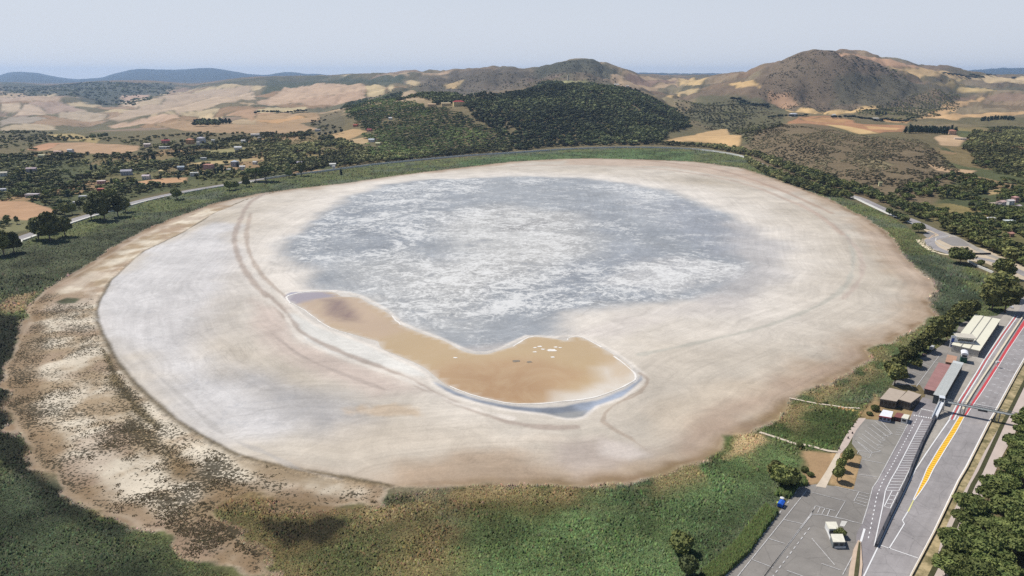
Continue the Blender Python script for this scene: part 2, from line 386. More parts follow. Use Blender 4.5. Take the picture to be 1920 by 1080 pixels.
# --- country beyond the lake: scrub hillsides, tinted by place
t = nz(260, 5, 21)[:, None]; t2 = nz(900, 4, 31)[:, None]
C[:] = alb(96,94,66)*(1-t)+alb(128,112,82)*t
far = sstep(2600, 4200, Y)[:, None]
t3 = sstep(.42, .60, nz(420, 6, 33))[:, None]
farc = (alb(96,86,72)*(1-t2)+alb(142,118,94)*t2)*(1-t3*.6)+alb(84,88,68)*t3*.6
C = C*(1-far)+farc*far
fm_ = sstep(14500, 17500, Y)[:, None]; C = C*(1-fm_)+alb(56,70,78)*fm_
def patchwork(x, y, sc, s):
    gx, gy = x/sc+(fbm(x/sc/1.7, y/sc/1.7, 3, s)-.5)*.9, y/(sc*1.5)+(fbm(x/sc/1.7+9, y/sc/1.7, 3, s+1)-.5)*.9; ix, iy = np.floor(gx), np.floor(gy)
    f1 = np.full(x.shape, 9.0); f2 = f1.copy(); idv = np.zeros(x.shape)
    for a in (-1, 0, 1):
        for b in (-1, 0, 1):
            cx, cy = ix+a, iy+b; d = np.hypot(cx+_hash(cx, cy, s)-gx, cy+_hash(cx, cy, s+7)-gy); nw = d < f1
            f2 = np.where(nw, f1, np.minimum(f2, d)); idv = np.where(nw, _hash(cx, cy, s+13), idv); f1 = np.where(nw, d, f1)
    return idv, f2-f1
idv, eg = patchwork(X, Y, 330.0, 201)
tones = np.array([alb(196,170,136), alb(172,144,116), alb(112,106,78), alb(150,128,110), alb(206,184,146), alb(100,96,72), alb(164,132,100), alb(128,116,88)])
pc = tones[np.minimum((idv*8).astype(int), 7)]*(.85+.3*nz(60, 4, 203))[:, None]
un = X/(Y*CT+CAM_H*ST); pw_ = sstep(2300, 2700, Y)*sstep(9500, 8000, Y)*(.75*sstep(-.05, -.15, un)+.22*sstep(-.15, -.05, un)); C = C*(1-pw_[:, None])+pc*pw_[:, None]
eb = pw_*sstep(.09, .02, eg)*sstep(.35, .5, nz(80, 4, 205)); paint(eb, (84,80,58), .8)
SPK[:] = .45-.3*pw_; VEG[:] = .55-.35*pw_
idv2, eg2 = patchwork(X, Y, 95.0, 301); gar = np.array([alb(84,90,58), alb(140,120,84), alb(104,106,68), alb(168,136,100), alb(78,84,56), alb(120,112,74), alb(92,96,62), alb(150,132,86)])[np.minimum((idv2*8).astype(int), 7)]*(.8+.4*nz(25, 4, 207))[:, None]
# --- band of grass and reed round the lake, near-black at the left lake edge, greener outside
OUTSD = sdb(OUT_W, 900)
SH_ = WL([(-700,640),(-300,520),(0,452),(60,440),(150,408),(300,372),(420,346),(480,340),(600,322),(700,309),(860,296),(960,287),(1040,281),(1170,277),(1250,278),(1320,282),(1380,291),(1405,298),(1440,320),(1500,340),(1600,378),(1640,392),(1700,424),(1730,448),(1760,478),(1800,492),(1860,518),(1930,570),(1860,600),(1800,620),(1740,665),(1690,700),(1665,730),(1640,770),(1600,800),(1560,850),(1500,905),(1400,1030),(1330,1090),(1200,1300),(-700,1300)])
REED_W = SH_
reedsd = sdb(REED_W, 60)
rm = sstep(-3, 3, reedsd)
g = (nz(38, 5, 41))[:, None]; g2 = nz(110, 4, 44)[:, None]
reedc = alb(82,90,56)*(1-g)+alb(116,120,76)*g
g3 = nz(52, 5, 47)[:, None]; g4 = nz(24, 4, 49)[:, None]; reedc = reedc*(1-.6*sstep(.52, .66, g3))+alb(92,98,84)*(.6*sstep(.52, .66, g3)); reedc = reedc*(1-.5*sstep(.56, .68, g4))+alb(54,62,44)*(.5*sstep(.56, .68, g4))
reedc = reedc*(1-.45*sstep(.5, .75, g2))+alb(100,98,62)*(.45*sstep(.5, .75, g2))
C = C*(1-rm[:, None])+reedc*rm[:, None]
setm(SPK, rm, .12); setm(VEG, rm, 1.0)
# darker stands on the left shore and in front
VARI = .62+.76*sstep(.3, .7, nz(30, 5, 57))*(.7+.6*nz(9, 3, 58))
def zone(P, rgb, a=1.0, soft=6, warp=14, ws=22, flat=True, s=5, veg=None, spk=None, cru=None):
    P = WL(P) if flat else PK(P)
    d = sdb(P, max(40, soft*3+warp)); d = d+(nz(ws, 4, s)-.5)*2*warp
    m = sstep(-soft, soft, d)*np.clip(a, 0, 1)
    if veg is None and spk is None and cru is None and rgb[1] > rgb[0] or (veg or 0) >= .8:
        global C
        C = C*(1-m[:, None])+alb(*rgb)*VARI[:, None]*m[:, None]
    else: paint(m, rgb)
    if veg is not None: setm(VEG, m, veg)
    if spk is not None: setm(SPK, m, spk)
    if cru is not None: setm(CRU, m, cru)
    return m
zone([(-400,560),(0,470),(160,440),(300,400),(440,365),(560,345),(480,372),(330,415),(215,470),(150,515),(60,560),(-100,620),(-400,700)], (72,76,56), .85, 14, 8, 40)
zone([(-300,600),(-40,590),(40,590),(35,650),(12,700),(20,745),(45,815),(85,890),(150,940),(190,970),(245,985),(230,1010),(150,1000),(90,960),(40,900),(-20,860),(-300,900)], (38,40,30), .95, 4, 4, 10, veg=.5)  # near-black band along the left lake edge
zone([(-300,860),(-20,860),(60,920),(130,985),(240,1010),(300,1030),(370,1090),(300,1300),(-400,1300)], (58,66,48), .85, 10, 8, 20)
zone([(-60,940),(40,930),(150,1010),(260,1060),(300,1110),(100,1200),(-100,1200)], (74,84,58), .5, 14, 22, 26, s=8)
zone([(1120,905),(1290,880),(1360,850),(1420,820),(1500,860),(1500,880),(1440,940),(1380,1010),(1280,1100),(900,1200),(830,1050),(870,960),(1000,915)], (88,106,66), .85, 10, 10, 25)
zone([(1430,800),(1490,760),(1620,770),(1640,790),(1590,840),(1540,850),(1440,820)], (84,98,56), .85, 4, 3, 14)
zone([(1560,700),(1640,690),(1680,650),(1720,640),(1700,690),(1640,740),(1580,750),(1500,745)], (90,104,68), .8, 5, 4, 20)
zone([(1680,470),(1760,500),(1850,560),(1800,600),(1755,590),(1740,560),(1752,532),(1715,500)], (66,74,56), .9, 8, 6, 30)
zone([(860,320),(960,306),(1110,299),(1300,304),(1300,285),(1170,280),(960,292),(860,303)], (84,104,66), .7, 12, 4, 60)
# orange / brown marsh in front
zone([(560,952),(712,948),(745,926),(830,916),(1000,908),(1100,915),(1060,935),(960,940),(900,960),(850,1000),(850,1060),(800,1100),(560,1100),(470,1070),(500,1010)], (112,102,68), .9, 16, 16, 18, veg=.8, spk=.2)
zone([(880,945),(960,935),(1060,930),(1100,940),(1000,965),(920,975)], (84,78,46), .7, 6, 8, 14)
zone([(770,1005),(850,1000),(850,1050),(790,1060)], (132,108,76), .3, 8, 12, 12)
zone([(500,1000),(560,960),(700,950),(740,1000),(700,1090),(520,1080)], (88,92,58), .75, 12, 14, 12, spk=.3)

# --- the dry lake bed
nearl = sstep(460, 340, Y)*sstep(20, -60, X)
om = sstep(-3.0, 2.5, OUTSD+(nz(14, 4, 51)-.5)*9+(nz(18, 5, 52)-.5)*20*nearl)
dist_in = np.maximum(OUTSD, 0)
big = nz(120, 4, 61)[:, None]
mid = nz(45, 5, 62)[:, None]
sand = alb(188,175,155)*(1-big)+alb(221,211,196)*big
sand = sand*(.90+.2*mid)
C = C*(1-om[:, None])+sand*om[:, None]
setm(SPK, om, 0.0); setm(VEG, om, .0); BARE = om.copy(); RING = dist_in
# damp brown margin just inside the vegetation
edge = om*(1-sstep(3, 42, dist_in+(nz(35, 4, 63)-.5)*46))
paint(edge, (176,152,126), .8)
edge2 = om*(1-sstep(0, 9, dist_in+(nz(16, 4, 64)-.5)*14))
paint(edge2, (130,104,74), .75)
fr = np.exp(-((OUTSD+6)/9)**2)*sstep(500, 380, Y)*sstep(.35, .6, nz(12, 4, 66)); paint(fr*sstep(-95, -70, X), (150,130,92), .7)
# clay heart with salt wisps, bright halo round it
cs = sdb(CLAY_W, 260)
cn = cs+(nz(90, 5, 71)-.5)*44+(nz(22, 4, 72)-.5)*22
halo = om*sstep(-110, -10, cn)
paint(halo, (230,221,208), .85)
cm = sstep(-20, 20, cn)*om
clay = alb(152,156,160)*(1-big)+alb(172,174,174)*big
paint(cm, clay)
setm(CRU, cm*(.55+.45*sstep(.38, .60, nz(150, 4, 73))), .92)
# greyish transition on the right of the clay
zone([(1340,400),(1420,425),(1475,460),(1470,520),(1420,550),(1330,560),(1380,500)], (192,187,182), .85, 22, 25, 60, cru=.35)
zone([(1180,585),(1330,560),(1420,555),(1380,590),(1220,600)], (196,188,180), .6, 18, 18, 60)
zone([(840,660),(960,655),(1060,635),(1160,590),(1240,600),(1160,640),(1080,625)], (218,208,198), .6, 8, 8, 40)
# cream salt pavement at the centre
zone([(850,400),(960,385),(1060,400),(1090,450),(1060,510),(960,545),(820,580),(740,545),(760,500),(850,470)], (196,192,184), .7, 45, 35, 90, cru=1.0)
zone([(830,420),(1000,400),(1050,440),(960,470),(860,470)], (204,202,196), .6, 30, 25, 60)
zone([(930,415),(1020,415),(1030,432),(930,438)], (150,148,145), .6, 20, 18, 50)
zone([(640,500),(760,470),(900,560),(900,640),(820,630),(700,570),(620,540)], (192,190,184), .55, 30, 25, 60, cru=.95)
zone([(1120,340),(1240,360),(1330,400),(1300,440),(1180,400)], (196,196,196), .35, 30, 20, 60, cru=.95)
zone([(1160,495),(1260,480),(1380,500),(1370,530),(1260,550),(1140,530)], (206,202,196), .6, 14, 14, 40, cru=1.0)
zone([(1270,372),(1340,402),(1380,440),(1350,480),(1270,440),(1250,395)], (154,157,163), .5, 18, 14, 40, cru=.5)
zone([(1060,500),(1180,450),(1260,470),(1180,500),(1080,540),(1000,560)], (154,158,164), .4, 22, 16, 50, cru=.6)
# grey-white flats on the left
zone(FLATS, (213,209,205), .85, 18, 22, 60, cru=.42)
zone([(440,690),(560,720),(650,740),(680,790),(620,820),(520,790)], (178,174,170), .85, 16, 14, 40, cru=.35)
zone([(250,600),(380,520),(430,450),(470,520),(430,640),(340,640)], (196,190,184), .35, 24, 30, 50)
# sand banks between flats and pond
zone([(470,560),(530,580),(560,640),(700,690),(780,730),(700,745),(580,690),(480,640)], (206,188,174), .8, 10, 10, 30)
zone([(530,585),(560,590),(600,615),(690,645),(708,655),(780,690),(800,705),(760,700),(660,675),(570,640)], (224,220,210), .9, 4, 4, 20)
zone([(680,768),(720,762),(785,765),(780,780),(700,782)], (204,178,146), .6, 6, 14, 12)
zone([(640,800),(900,800),(980,840),(700,870),(560,850)], (212,198,178), .6, 14, 12, 40)
zone([(740,870),(860,855),(960,850),(1010,870),(1030,895),(900,908),(740,915)], (186,162,136), .65, 8, 10, 20, spk=.15)
zone([(1040,830),(1130,815),(1220,850),(1170,880),(1080,895),(1030,870)], (184,170,158), .8, 8, 7, 26)
zone([(1120,820),(1190,830),(1215,855),(1180,865),(1130,850)], (214,202,190), .8, 4, 4, 20)
zone([(1210,770),(1330,720),(1420,700),(1470,730),(1400,780),(1300,810),(1230,820)], (206,190,168), .7, 12, 10, 30)
zone([(1330,760),(1420,735),(1500,700),(1600,650),(1625,668),(1520,728),(1440,765),(1370,810),(1290,845),(1270,820)], (176,154,134), .75, 9, 9, 26, spk=.08)
zone([(1660,440),(1700,490),(1750,530),(1735,560),(1700,530),(1660,480),(1610,430)], (190,170,150), .6, 8, 8, 30)
zone([(1060,298),(1200,300),(1330,308),(1400,322),(1500,356),(1480,362),(1380,335),(1250,312),(1060,308)], (196,172,150), .7, 10, 6, 60)
# wet clay and salt lips round the pond
rd = sdb(RIM_W, 30)
paint(sstep(-1.5, 1.5, rd), (212,204,192), .9)
zone([(812,716),(850,733),(900,750),(960,762),(1010,765),(1060,762),(1120,750),(1170,730),(1196,712),(1202,700),(1207,712),(1170,744),(1120,762),(1095,782),(1062,786),(1020,776),(960,768),(900,756),(850,741)], (150,158,170), .95, 1.6, 1.2, 12)
zone([(1030,776),(1100,770),(1085,784),(1062,787)], (168,166,160), .7, 2, 2, 12)
zone([(530,556),(545,548),(590,546),(560,552),(548,566)], (160,158,172), .9, 2, 1.5, 12)
paint(np.exp(-(sdb(RIM_W, 30)/1.4)**2), (236,226,212), .8)
# --- old shorelines: the dark ridge on the left and faint ones parallel to it
L = sdb(SH_W+[SH_W[0]], 1) if False else None
mb = (X > -900) & (X < 200) & (Y < 1500)
dsh = np.full(N, 999.0); dsh[mb] = seg_dist(X[mb], Y[mb], SH_W, False)
wid = 1.5+3.0*sstep(900, 320, Y)+(nz(20, 4, 81)-.5)*4
rl = sstep(1, .3, dsh/np.maximum(wid, .6))*sstep(.18, .32, nz(9, 4, 83)+.12)
paint(rl*om, (104,90,64), .9); VEG[:] = np.maximum(VEG, rl*om*.9)
for k, (pts, w, c, a) in enumerate([
  ([(520,352),(470,378),(452,410),(440,440),(443,470),(458,505),(485,540),(520,572),(560,620),(640,660),(740,700),(800,730),(900,775),(1000,800),(1080,800)], 2.6, (176,160,146), .6),
  ([(470,400),(462,440),(470,480),(495,520),(540,560)], 2.0, (184,168,152), .6),
  ([(500,560),(535,590),(552,620),(600,655),(700,690),(770,715),(850,755),(960,785)], 2.0, (226,216,202), .7),
  ([(510,625),(560,665),(640,700),(720,730)], 1.6, (178,164,152), .5),
  ([(1590,440),(1600,480),(1590,530),(1540,570),(1440,610),(1320,640),(1200,665)], 2.2, (186,182,168), .5),
  ([(1500,380),(1560,420),(1610,470),(1615,520),(1580,560)], 2.0, (190,172,158), .45),
  ([(960,312),(1100,309),(1250,318),(1380,340),(1460,368),(1530,400),(1580,440)], 3.2, (190,168,150), .5),
  ([(1200,300),(1330,315),(1420,340),(1500,372),(1560,400)], 3.0, (176,150,130), .5),
  ([(1200,700),(1215,712),(1200,735),(1150,760),(1130,790),(1180,820),(1220,850)], 1.0, (176,158,140), .5),
  ([(640,900),(560,880),(500,850),(420,815),(340,745),(280,690)], 1.4, (186,180,172), .4),
  ([(1130,668),(1180,690),(1195,705),(1190,715)], 1.0, (226,222,216), .8)]):
    ln = smooth_line(WL(pts), 2); P = np.array(ln); m = (X > P[:,0].min()-20) & (X < P[:,0].max()+20) & (Y > P[:,1].min()-20) & (Y < P[:,1].max()+20)
    d = np.full(N, 99.0); d[m] = seg_dist(X[m], Y[m], ln, False); d = d+(nz(18, 4, 90+k)-.5)*4
    ws = w*(1+Y/900)
    paint(sstep(1, .2, np.abs(d)/ws)*om, c, min(1, a*1.35))
# --- outer shelf on the left, salty sand dotted with dark herbs
shelf = (sdb(WL([(60,600),(48,585),(80,548),(170,500),(270,440),(400,385),(440,385),(400,400),(340,437),(270,470),(205,528),(182,568),(178,602),(197,645),(215,680),(250,722),(300,768),(345,802),(400,833),(445,856),(500,872),(640,898),(720,912),(740,925),(700,950),(560,945),(600,1030),(560,1075),(480,1085),(350,1065),(245,975),(150,940),(75,880),(38,810),(12,765),(8,700),(28,650)]), 30))
sm = sstep(-2, 3, shelf)*om
paint(sm, alb(178,156,126)*(1-sstep(.35,.62,nz(22,5,95))[:, None])+alb(226,212,188)*sstep(.35,.62,nz(22,5,95))[:, None])
setm(SPK, sm*sstep(640, 520, Y), .76)
rimb = sm*(1-sstep(5, 20, dist_in+(nz(14, 4, 96)-.5)*16)); paint(rimb, (146,120,90), .85); setm(SPK, rimb*sstep(640, 520, Y), .72)
mot = sm*sstep(.45, .62, nz(26, 5, 97)); paint(mot, (170,146,126), .45)
def spz(P, v, c=None, a=.6, soft=6, warp=10):
    m = zone(P, c or (150,130,96), a if c else 0.0, soft, warp, 16, spk=None)
    P2 = WL(P); d = sdb(P2, 60)+(nz(16, 4, 5)-.5)*2*warp
    setm(SPK, sstep(-soft, soft, d)*om, v)
spz([(40,620),(110,610),(150,660),(200,720),(260,790),(340,860),(330,930),(240,930),(130,880),(60,800),(30,740)], .74)
spz([(192,655),(205,668),(225,712),(262,762),(300,800),(296,806),(255,775),(215,722)], .9, (128,112,78), .85, 2, 2)
spz([(205,705),(228,742),(268,795),(312,838),(355,885),(400,925),(384,930),(325,884),(272,835),(226,780)], .86, (140,120,84), .6, 5, 7)
spz([(45,630),(75,600),(90,640),(70,700),(60,760),(80,830),(130,900),(200,960),(140,930),(80,880),(40,810),(20,750),(30,690)], .8, (150,128,100), .75, 4, 5)
spz([(320,850),(420,890),(520,925),(640,950),(700,955),(600,975),(480,965),(400,940),(330,900)], .7, (138,114,82), .8, 5, 6)
spz([(380,945),(500,955),(640,972),(640,1010),(560,1040),(480,1040),(420,1010)], .97, (110,92,62), .6, 5, 8)
spz([(300,930),(380,950),(440,1010),(400,1040),(330,1000)], .9, (150,130,100), .5, 5, 8)
spz([(420,850),(500,868),(600,892),(660,905),(600,912),(520,900),(440,875)], .55, (160,140,112), .7, 3, 3)
zone([(508,978),(560,982),(598,966),(640,976),(642,1000),(600,1022),(545,1022),(505,1002)], (44,42,30), .9, 4, 7, 7, veg=.6, spk=.9)
zone([(105,566),(125,558),(148,560),(140,568),(115,570)], (74,82,56), .9, 2, 2, 12, veg=.8)
zone([(0,560),(60,550),(50,580),(0,590)], (160,136,104), .7, 5, 8, 16, spk=.6)
zone([(1352,815),(1385,818),(1385,840),(1350,855),(1330,860),(1360,840)], (70,84,44), .9, 2, 2.5, 12, veg=.9)
zone([(1385,815),(1430,812),(1440,830),(1400,845),(1370,855)], (190,164,122), .8, 3, 4, 14)
zone([(1500,845),(1560,850),(1575,850),(1540,905),(1495,915),(1510,880)], (178,146,110), .9, 2, 3, 9, veg=.2, spk=.25)
zone([(1560,848),(1616,856),(1600,918),(1556,908)], (182,152,112), .95, .8, .5, 9, veg=.5, spk=.25)
zone([(1640,740),(1660,770),(1730,765),(1740,770),(1660,800),(1620,775)], (168,142,104), .85, 1.5, 2.5, 9, veg=.5, spk=.4)
zone([(1620,760),(1650,755),(1655,790),(1600,790)], (170,140,100), .6, 2, 3, 9)
zone([(1615,770),(1580,765),(1560,762),(1590,770)], (180,150,100), .8, 1, 1, 9)

# --- fields and bare ground on the far side (outlines sighted on the land)
def field(P, rgb, a=.95, soft=7, warp=6, spk=.03, veg=.12):
    global C
    P = PK(P); Yc = np.mean([p[1] for p in P]); k = max(.5, Yc/2200)
    d = sdb(P, 60*k); d = d+(nz(60 if Yc < 4000 else 160, 4, 7)-.5)*2*warp*k
    m = sstep(-soft*k*.5, soft*k*.5, d)*a*(1-rm)*(1-om)
    if spk < .1:
        rgb = tuple(.62*c_+.38*e_ for c_, e_ in zip(rgb, (168,150,118))); hedge = np.exp(-(d/(5*k))**2)*sstep(.42, .55, nz(70, 4, 98))*(1-rm)*(1-om)
        cc_ = alb(*rgb); ang = (P[0][0]*.013) % 3.1; ff = .93+.14*vnoise((X*cos(ang)+Y*sin(ang))/(14*k), (Y*cos(ang)-X*sin(ang))/(160*k), 5)+(nz(90, 5, 99)-.5)*.35
        C = C*(1-m[:, None])+cc_*ff[:, None]*m[:, None]; paint(hedge, (88,84,60), .7)
    else: paint(m, rgb)
    setm(SPK, m, spk); setm(VEG, m, veg)
big_zones = [
 ([(-400,305),(0,292),(110,286),(260,292),(420,262),(560,250),(640,262),(700,290),(640,316),(480,335),(300,362),(150,400),(0,445),(-400,540)], (96,94,64), .8, 20, 30),
 ([(1400,232),(1470,232),(1600,255),(1720,262),(1770,300),(1800,350),(1720,400),(1600,370),(1500,335),(1420,300),(1385,275)], (122,106,82), .9, 14, 14),
 ([(1780,240),(1990,235),(2200,300),(2200,560),(1930,500),(1850,460),(1740,400),(1800,330),(1760,290)], (90,94,60), .8, 20, 20),
 ([(1395,190),(1440,115),(1485,95),(1580,93),(1660,125),(1720,160),(1700,195),(1600,208),(1500,208),(1440,190)], (118,102,84), .85, 20, 20),
 ([(1560,150),(1700,150),(1900,155),(1930,172),(1740,175),(1640,200),(1560,200)], (92,90,72), .7, 20, 20),
 ([(1000,150),(1160,152),(1160,130),(1100,110),(1050,108),(1000,128)], (80,80,66), .85, 20, 20),
 ([(780,140),(980,134),(1000,160),(900,175),(790,172)], (106,96,82), .8, 20, 20),
 ([(500,148),(760,140),(760,158),(680,157),(600,160),(490,178)], (70,78,60), .9, 20, 20),
 ([(330,159),(430,151),(480,146),(560,143),(640,142),(700,148),(640,157),(560,161),(480,160),(400,166)], (76,80,64), .85, 20, 20),
 ([(0,154),(60,158),(100,162),(120,176),(60,176),(0,172)], (72,80,70), .85, 20, 20),
 ([(560,234),(600,214),(640,206),(650,225),(640,246),(600,250)], (104,96,74), .8, 14, 14),
 ([(850,132),(985,131),(1010,150),(930,162),(860,158),(800,150)], (88,80,66), .75, 18, 18),
 ([(100,160),(240,154),(330,160),(300,178),(220,200),(160,195),(110,175)], (74,80,70), .9, 25, 30),
 ([(1310,180),(1480,200),(1470,230),(1400,270),(1330,240),(1280,215)], (98,96,70), .8, 16, 16)]
for P, c, a, sf, wp in big_zones: field(P, c, a, sf, wp, spk=.5, veg=.6)
for P in (big_zones[0][0], big_zones[2][0]):
    d = sdb(PK(P), 60); m = sstep(-20, 20, d)*(1-rm)*(1-om)*.75; C = C*(1-m[:, None])+gar*m[:, None]
for P, c in [
 ([(0,182),(45,179),(120,183),(118,190),(40,190),(0,191)], (190,162,142)), ([(0,194),(41,192),(34,210),(0,209)], (204,182,158)),
 ([(48,192),(120,193),(160,208),(110,212),(62,206)], (168,142,132)), ([(46,193),(75,201),(105,215),(30,217),(0,224),(30,210)], (210,184,162)),
 ([(0,227),(40,218),(90,223),(60,231),(0,239)], (164,152,142)), ([(0,241),(60,232),(100,236),(110,244),(20,247),(0,248)], (204,184,156)),
 ([(108,213),(160,206),(200,216),(190,226),(150,227),(110,221)], (182,164,144)), ([(225,183),(285,184),(300,191),(255,202),(228,199)], (212,186,162)),
 ([(200,225),(260,200),(330,177),(400,167),(470,160),(480,180),(430,190),(350,200),(300,212),(220,231)], (190,166,146)),
 ([(300,206),(400,182),(470,172),(480,186),(400,200),(330,212)], (204,178,154)), ([(230,178),(280,178),(286,184),(225,184)], (206,168,150)),
 ([(370,218),(400,212),(415,220),(408,229),(372,223)], (222,196,152)), ([(200,237),(262,224),(340,214),(335,222),(262,233),(214,241)], (206,170,146)),
 ([(255,184),(300,186),(330,180),(300,196),(262,200)], (198,176,148)),
 ([(80,252),(140,250),(192,262),(180,268),(110,262)], (170,148,92)), ([(50,279),(90,268),(160,267),(200,270),(265,273),(260,281),(230,290),(160,288),(100,283)], (180,140,108)),
 ([(50,279),(90,268),(115,268),(90,281),(70,284)], (200,140,106)), ([(420,215),(480,205),(520,214),(470,228)], (184,142,112)),
 ([(290,233),(340,226),(420,233),(560,231),(600,241),(560,250),(430,250),(340,246)], (168,134,102)),
 ([(0,376),(50,378),(108,393),(96,408),(60,413),(-60,416),(-60,380)], (196,146,110)), ([(255,341),(300,334),(355,332),(350,341),(270,347)], (206,152,110)),
 ([(345,309),(380,303),(470,297),(540,292),(470,302),(380,311)], (186,160,106)), ([(360,285),(450,276),(500,278),(430,289)], (140,136,86)), ([(0,408),(60,414),(96,410),(90,425),(0,440)], (96,100,62)),
 ([(480,190),(560,162),(640,158),(684,160),(684,184),(640,195),(580,198),(520,195),(480,196)], (208,174,148)), ([(520,196),(600,180),(684,172),(684,185),(620,198)], (196,160,136)),
 ([(688,158),(720,159),(724,174),(688,182)], (220,196,148)), ([(726,160),(738,160),(741,170),(728,173)], (220,196,150)),
 ([(480,206),(540,201),(575,200),(570,208),(500,211)], (210,190,144)), ([(480,216),(530,212),(600,214),(600,226),(540,234),(480,232)], (178,142,106)),
 ([(484,226),(560,215),(575,219),(520,232)], (206,154,104)), ([(760,152),(780,148),(786,157),(770,161)], (214,188,142)), ([(830,160),(862,152),(872,148),(864,160),(836,167)], (194,162,112)),
 ([(770,134),(850,132),(840,137),(790,138)], (194,158,128)), ([(606,255),(662,241),(690,246),(652,265)], (206,164,114)), ([(650,262),(690,256),(690,268),(660,272)], (198,166,122)),
 ([(1145,140),(1165,135),(1200,141),(1270,146),(1275,160),(1200,165),(1150,160)], (182,152,122)), ([(1170,142),(1268,150),(1266,154),(1170,150)], (130,100,92)),
 ([(1272,145),(1330,144),(1318,156),(1300,162),(1272,160)], (222,186,126)), ([(1222,177),(1280,175),(1275,182),(1225,184)], (232,190,128)), ([(1256,170),(1310,167),(1310,173),(1262,174)], (206,178,128)),
 ([(1355,159),(1420,156),(1430,165),(1380,166)], (230,186,122)), ([(1242,266),(1300,253),(1350,242),(1364,242),(1368,253),(1392,255),(1386,275),(1330,269),(1290,265),(1246,269)], (226,180,122)),
 ([(1040,152),(1100,151),(1114,157),(1060,161)], (116,124,76)), ([(1045,154),(1085,152),(1100,156),(1060,158)], (170,172,110)),
 ([(1565,97),(1600,101),(1650,107),(1700,121),(1760,130),(1740,135),(1690,127),(1640,114),(1590,104)], (206,156,124)), ([(1662,125),(1720,128),(1760,133),(1800,141),(1815,148),(1760,146),(1700,139)], (212,174,122)),
 ([(1738,142),(1810,144),(1818,150),(1730,147)], (230,194,132)), ([(1822,147),(2000,146),(2000,151),(1822,150)], (230,200,154)), ([(1788,168),(1830,164),(1872,170),(1850,174),(1800,173)], (222,190,128)),
 ([(1475,206),(1500,201),(1580,207),(1645,197),(1645,205),(1600,213),(1550,214),(1480,211)], (228,186,122)), ([(1440,172),(1480,178),(1502,196),(1476,205),(1440,186)], (190,144,114)),
 ([(1720,223),(1770,192),(1840,180),(1862,172),(1852,183),(1800,201),(1780,213),(2000,205),(2000,212),(1800,222)], (216,170,118)), ([(1842,180),(1880,173),(2000,175),(2000,196),(1860,191)], (124,98,86)),
 ([(1475,229),(1500,219),(1560,218),(1600,226),(1700,236),(1690,247),(1630,252),(1600,247),(1570,238),(1480,233)], (180,118,82)), ([(1465,231),(1530,232),(1580,235),(1620,243),(1650,250),(1612,252),(1570,240)], (226,186,124)),
 ([(1500,222),(1560,220),(1590,226),(1530,230)], (196,140,90)), ([(1620,236),(1690,240),(1680,244),(1630,242)], (222,170,110)), ([(1656,223),(1712,225),(1700,232),(1662,229)], (206,156,104)),
 ([(1742,160),(1800,156),(1840,162),(1790,167)], (112,96,62)),
 ([(1750,256),(1790,249),(1812,262),(1800,275),(1762,272)], (222,182,142)), ([(1735,306),(1760,320),(1820,328),(1832,320),(1790,316),(1762,312)], (220,178,138)), ([(1840,248),(1880,246),(1880,252),(1840,252)], (196,166,116)),
 ([(1850,356),(1885,350),(1880,362),(1852,366)], (190,160,108)), ([(1600,300),(1640,296),(1680,310),(1640,316)], (128,116,84))]:
    field(P, c)
# tree belts across far fields are painted by the scrub speckle; thin lanes between fields
me = bpy.data.meshes.new('ground')
idx = np.arange(NU*NY).reshape(NU, NY)
F = np.stack([idx[:-1, :-1], idx[1:, :-1], idx[1:, 1:], idx[:-1, 1:]], -1).reshape(-1, 4)
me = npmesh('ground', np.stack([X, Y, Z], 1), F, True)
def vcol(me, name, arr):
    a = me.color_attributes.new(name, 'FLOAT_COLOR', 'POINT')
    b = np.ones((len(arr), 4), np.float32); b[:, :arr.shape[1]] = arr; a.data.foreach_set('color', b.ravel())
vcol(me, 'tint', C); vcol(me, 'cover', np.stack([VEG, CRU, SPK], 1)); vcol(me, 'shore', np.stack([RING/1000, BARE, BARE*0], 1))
q = NT('earth'); P = q.pos(); tint = q.attr('tint')
sep = q.n('ShaderNodeSeparateColor', {0: q.attr('cover')}); veg, cru, spk = sep.outputs[0], sep.outputs[1], sep.outputs[2]
sp2 = q.n('ShaderNodeSeparateColor', {0: q.attr('shore')}); ring, bare = sp2.outputs[0], sp2.outputs[1]
sx = q.n('ShaderNodeSeparateXYZ', {0: P})
c = q.scale(tint, q.mr(q.noise(P, .02, 6, .62), .3, .7, .86, 1.13))
# shoreline banding
rv = q.n('ShaderNodeCombineXYZ', {0: q.math('MULTIPLY', ring, 200.0), 1: q.math('MULTIPLY', sx.outputs[0], .006), 2: q.math('MULTIPLY', sx.outputs[1], .006)}).outputs[0]
rb = q.noise(rv, 1.0, 6, .7, .6)
c = q.mix(q.math('MULTIPLY', bare, .9), c, q.scale(c, q.mr(rb, .32, .68, .88, 1.06)))
vn = q.noise(P, .012, 8, .68, .6); vl = q.mr(q.math('ABSOLUTE', q.math('SUBTRACT', vn, .5)), 0, .007, .86, 1); vk = q.mr(q.noise(P, .006, 3, .5), .48, .60, 0, 1)
c = q.mix(q.math('MULTIPLY', bare, vk), c, q.scale(c, vl))
for per, seed_, am in ((30.0, 3.0, .90), (62.0, 9.0, 1.07)):
    rr_ = q.math('ADD', q.math('MULTIPLY', ring, 1000/per), q.math('MULTIPLY', q.noise(q.n('ShaderNodeVectorMath', {0: P, 1: (seed_*100, 0, 0)}, operation='ADD').outputs[0], .006, 6, .6), 3.2))
    fr_ = q.math('ABSOLUTE', q.math('SUBTRACT', q.math('FRACT', rr_), .5)); gate = q.mr(q.noise(P, .011, 4, .6), .45, .58, 0, 1)
    c = q.mix(q.math('MULTIPLY', bare, gate), c, q.scale(c, q.mr(fr_, .0, .05, am, 1)))
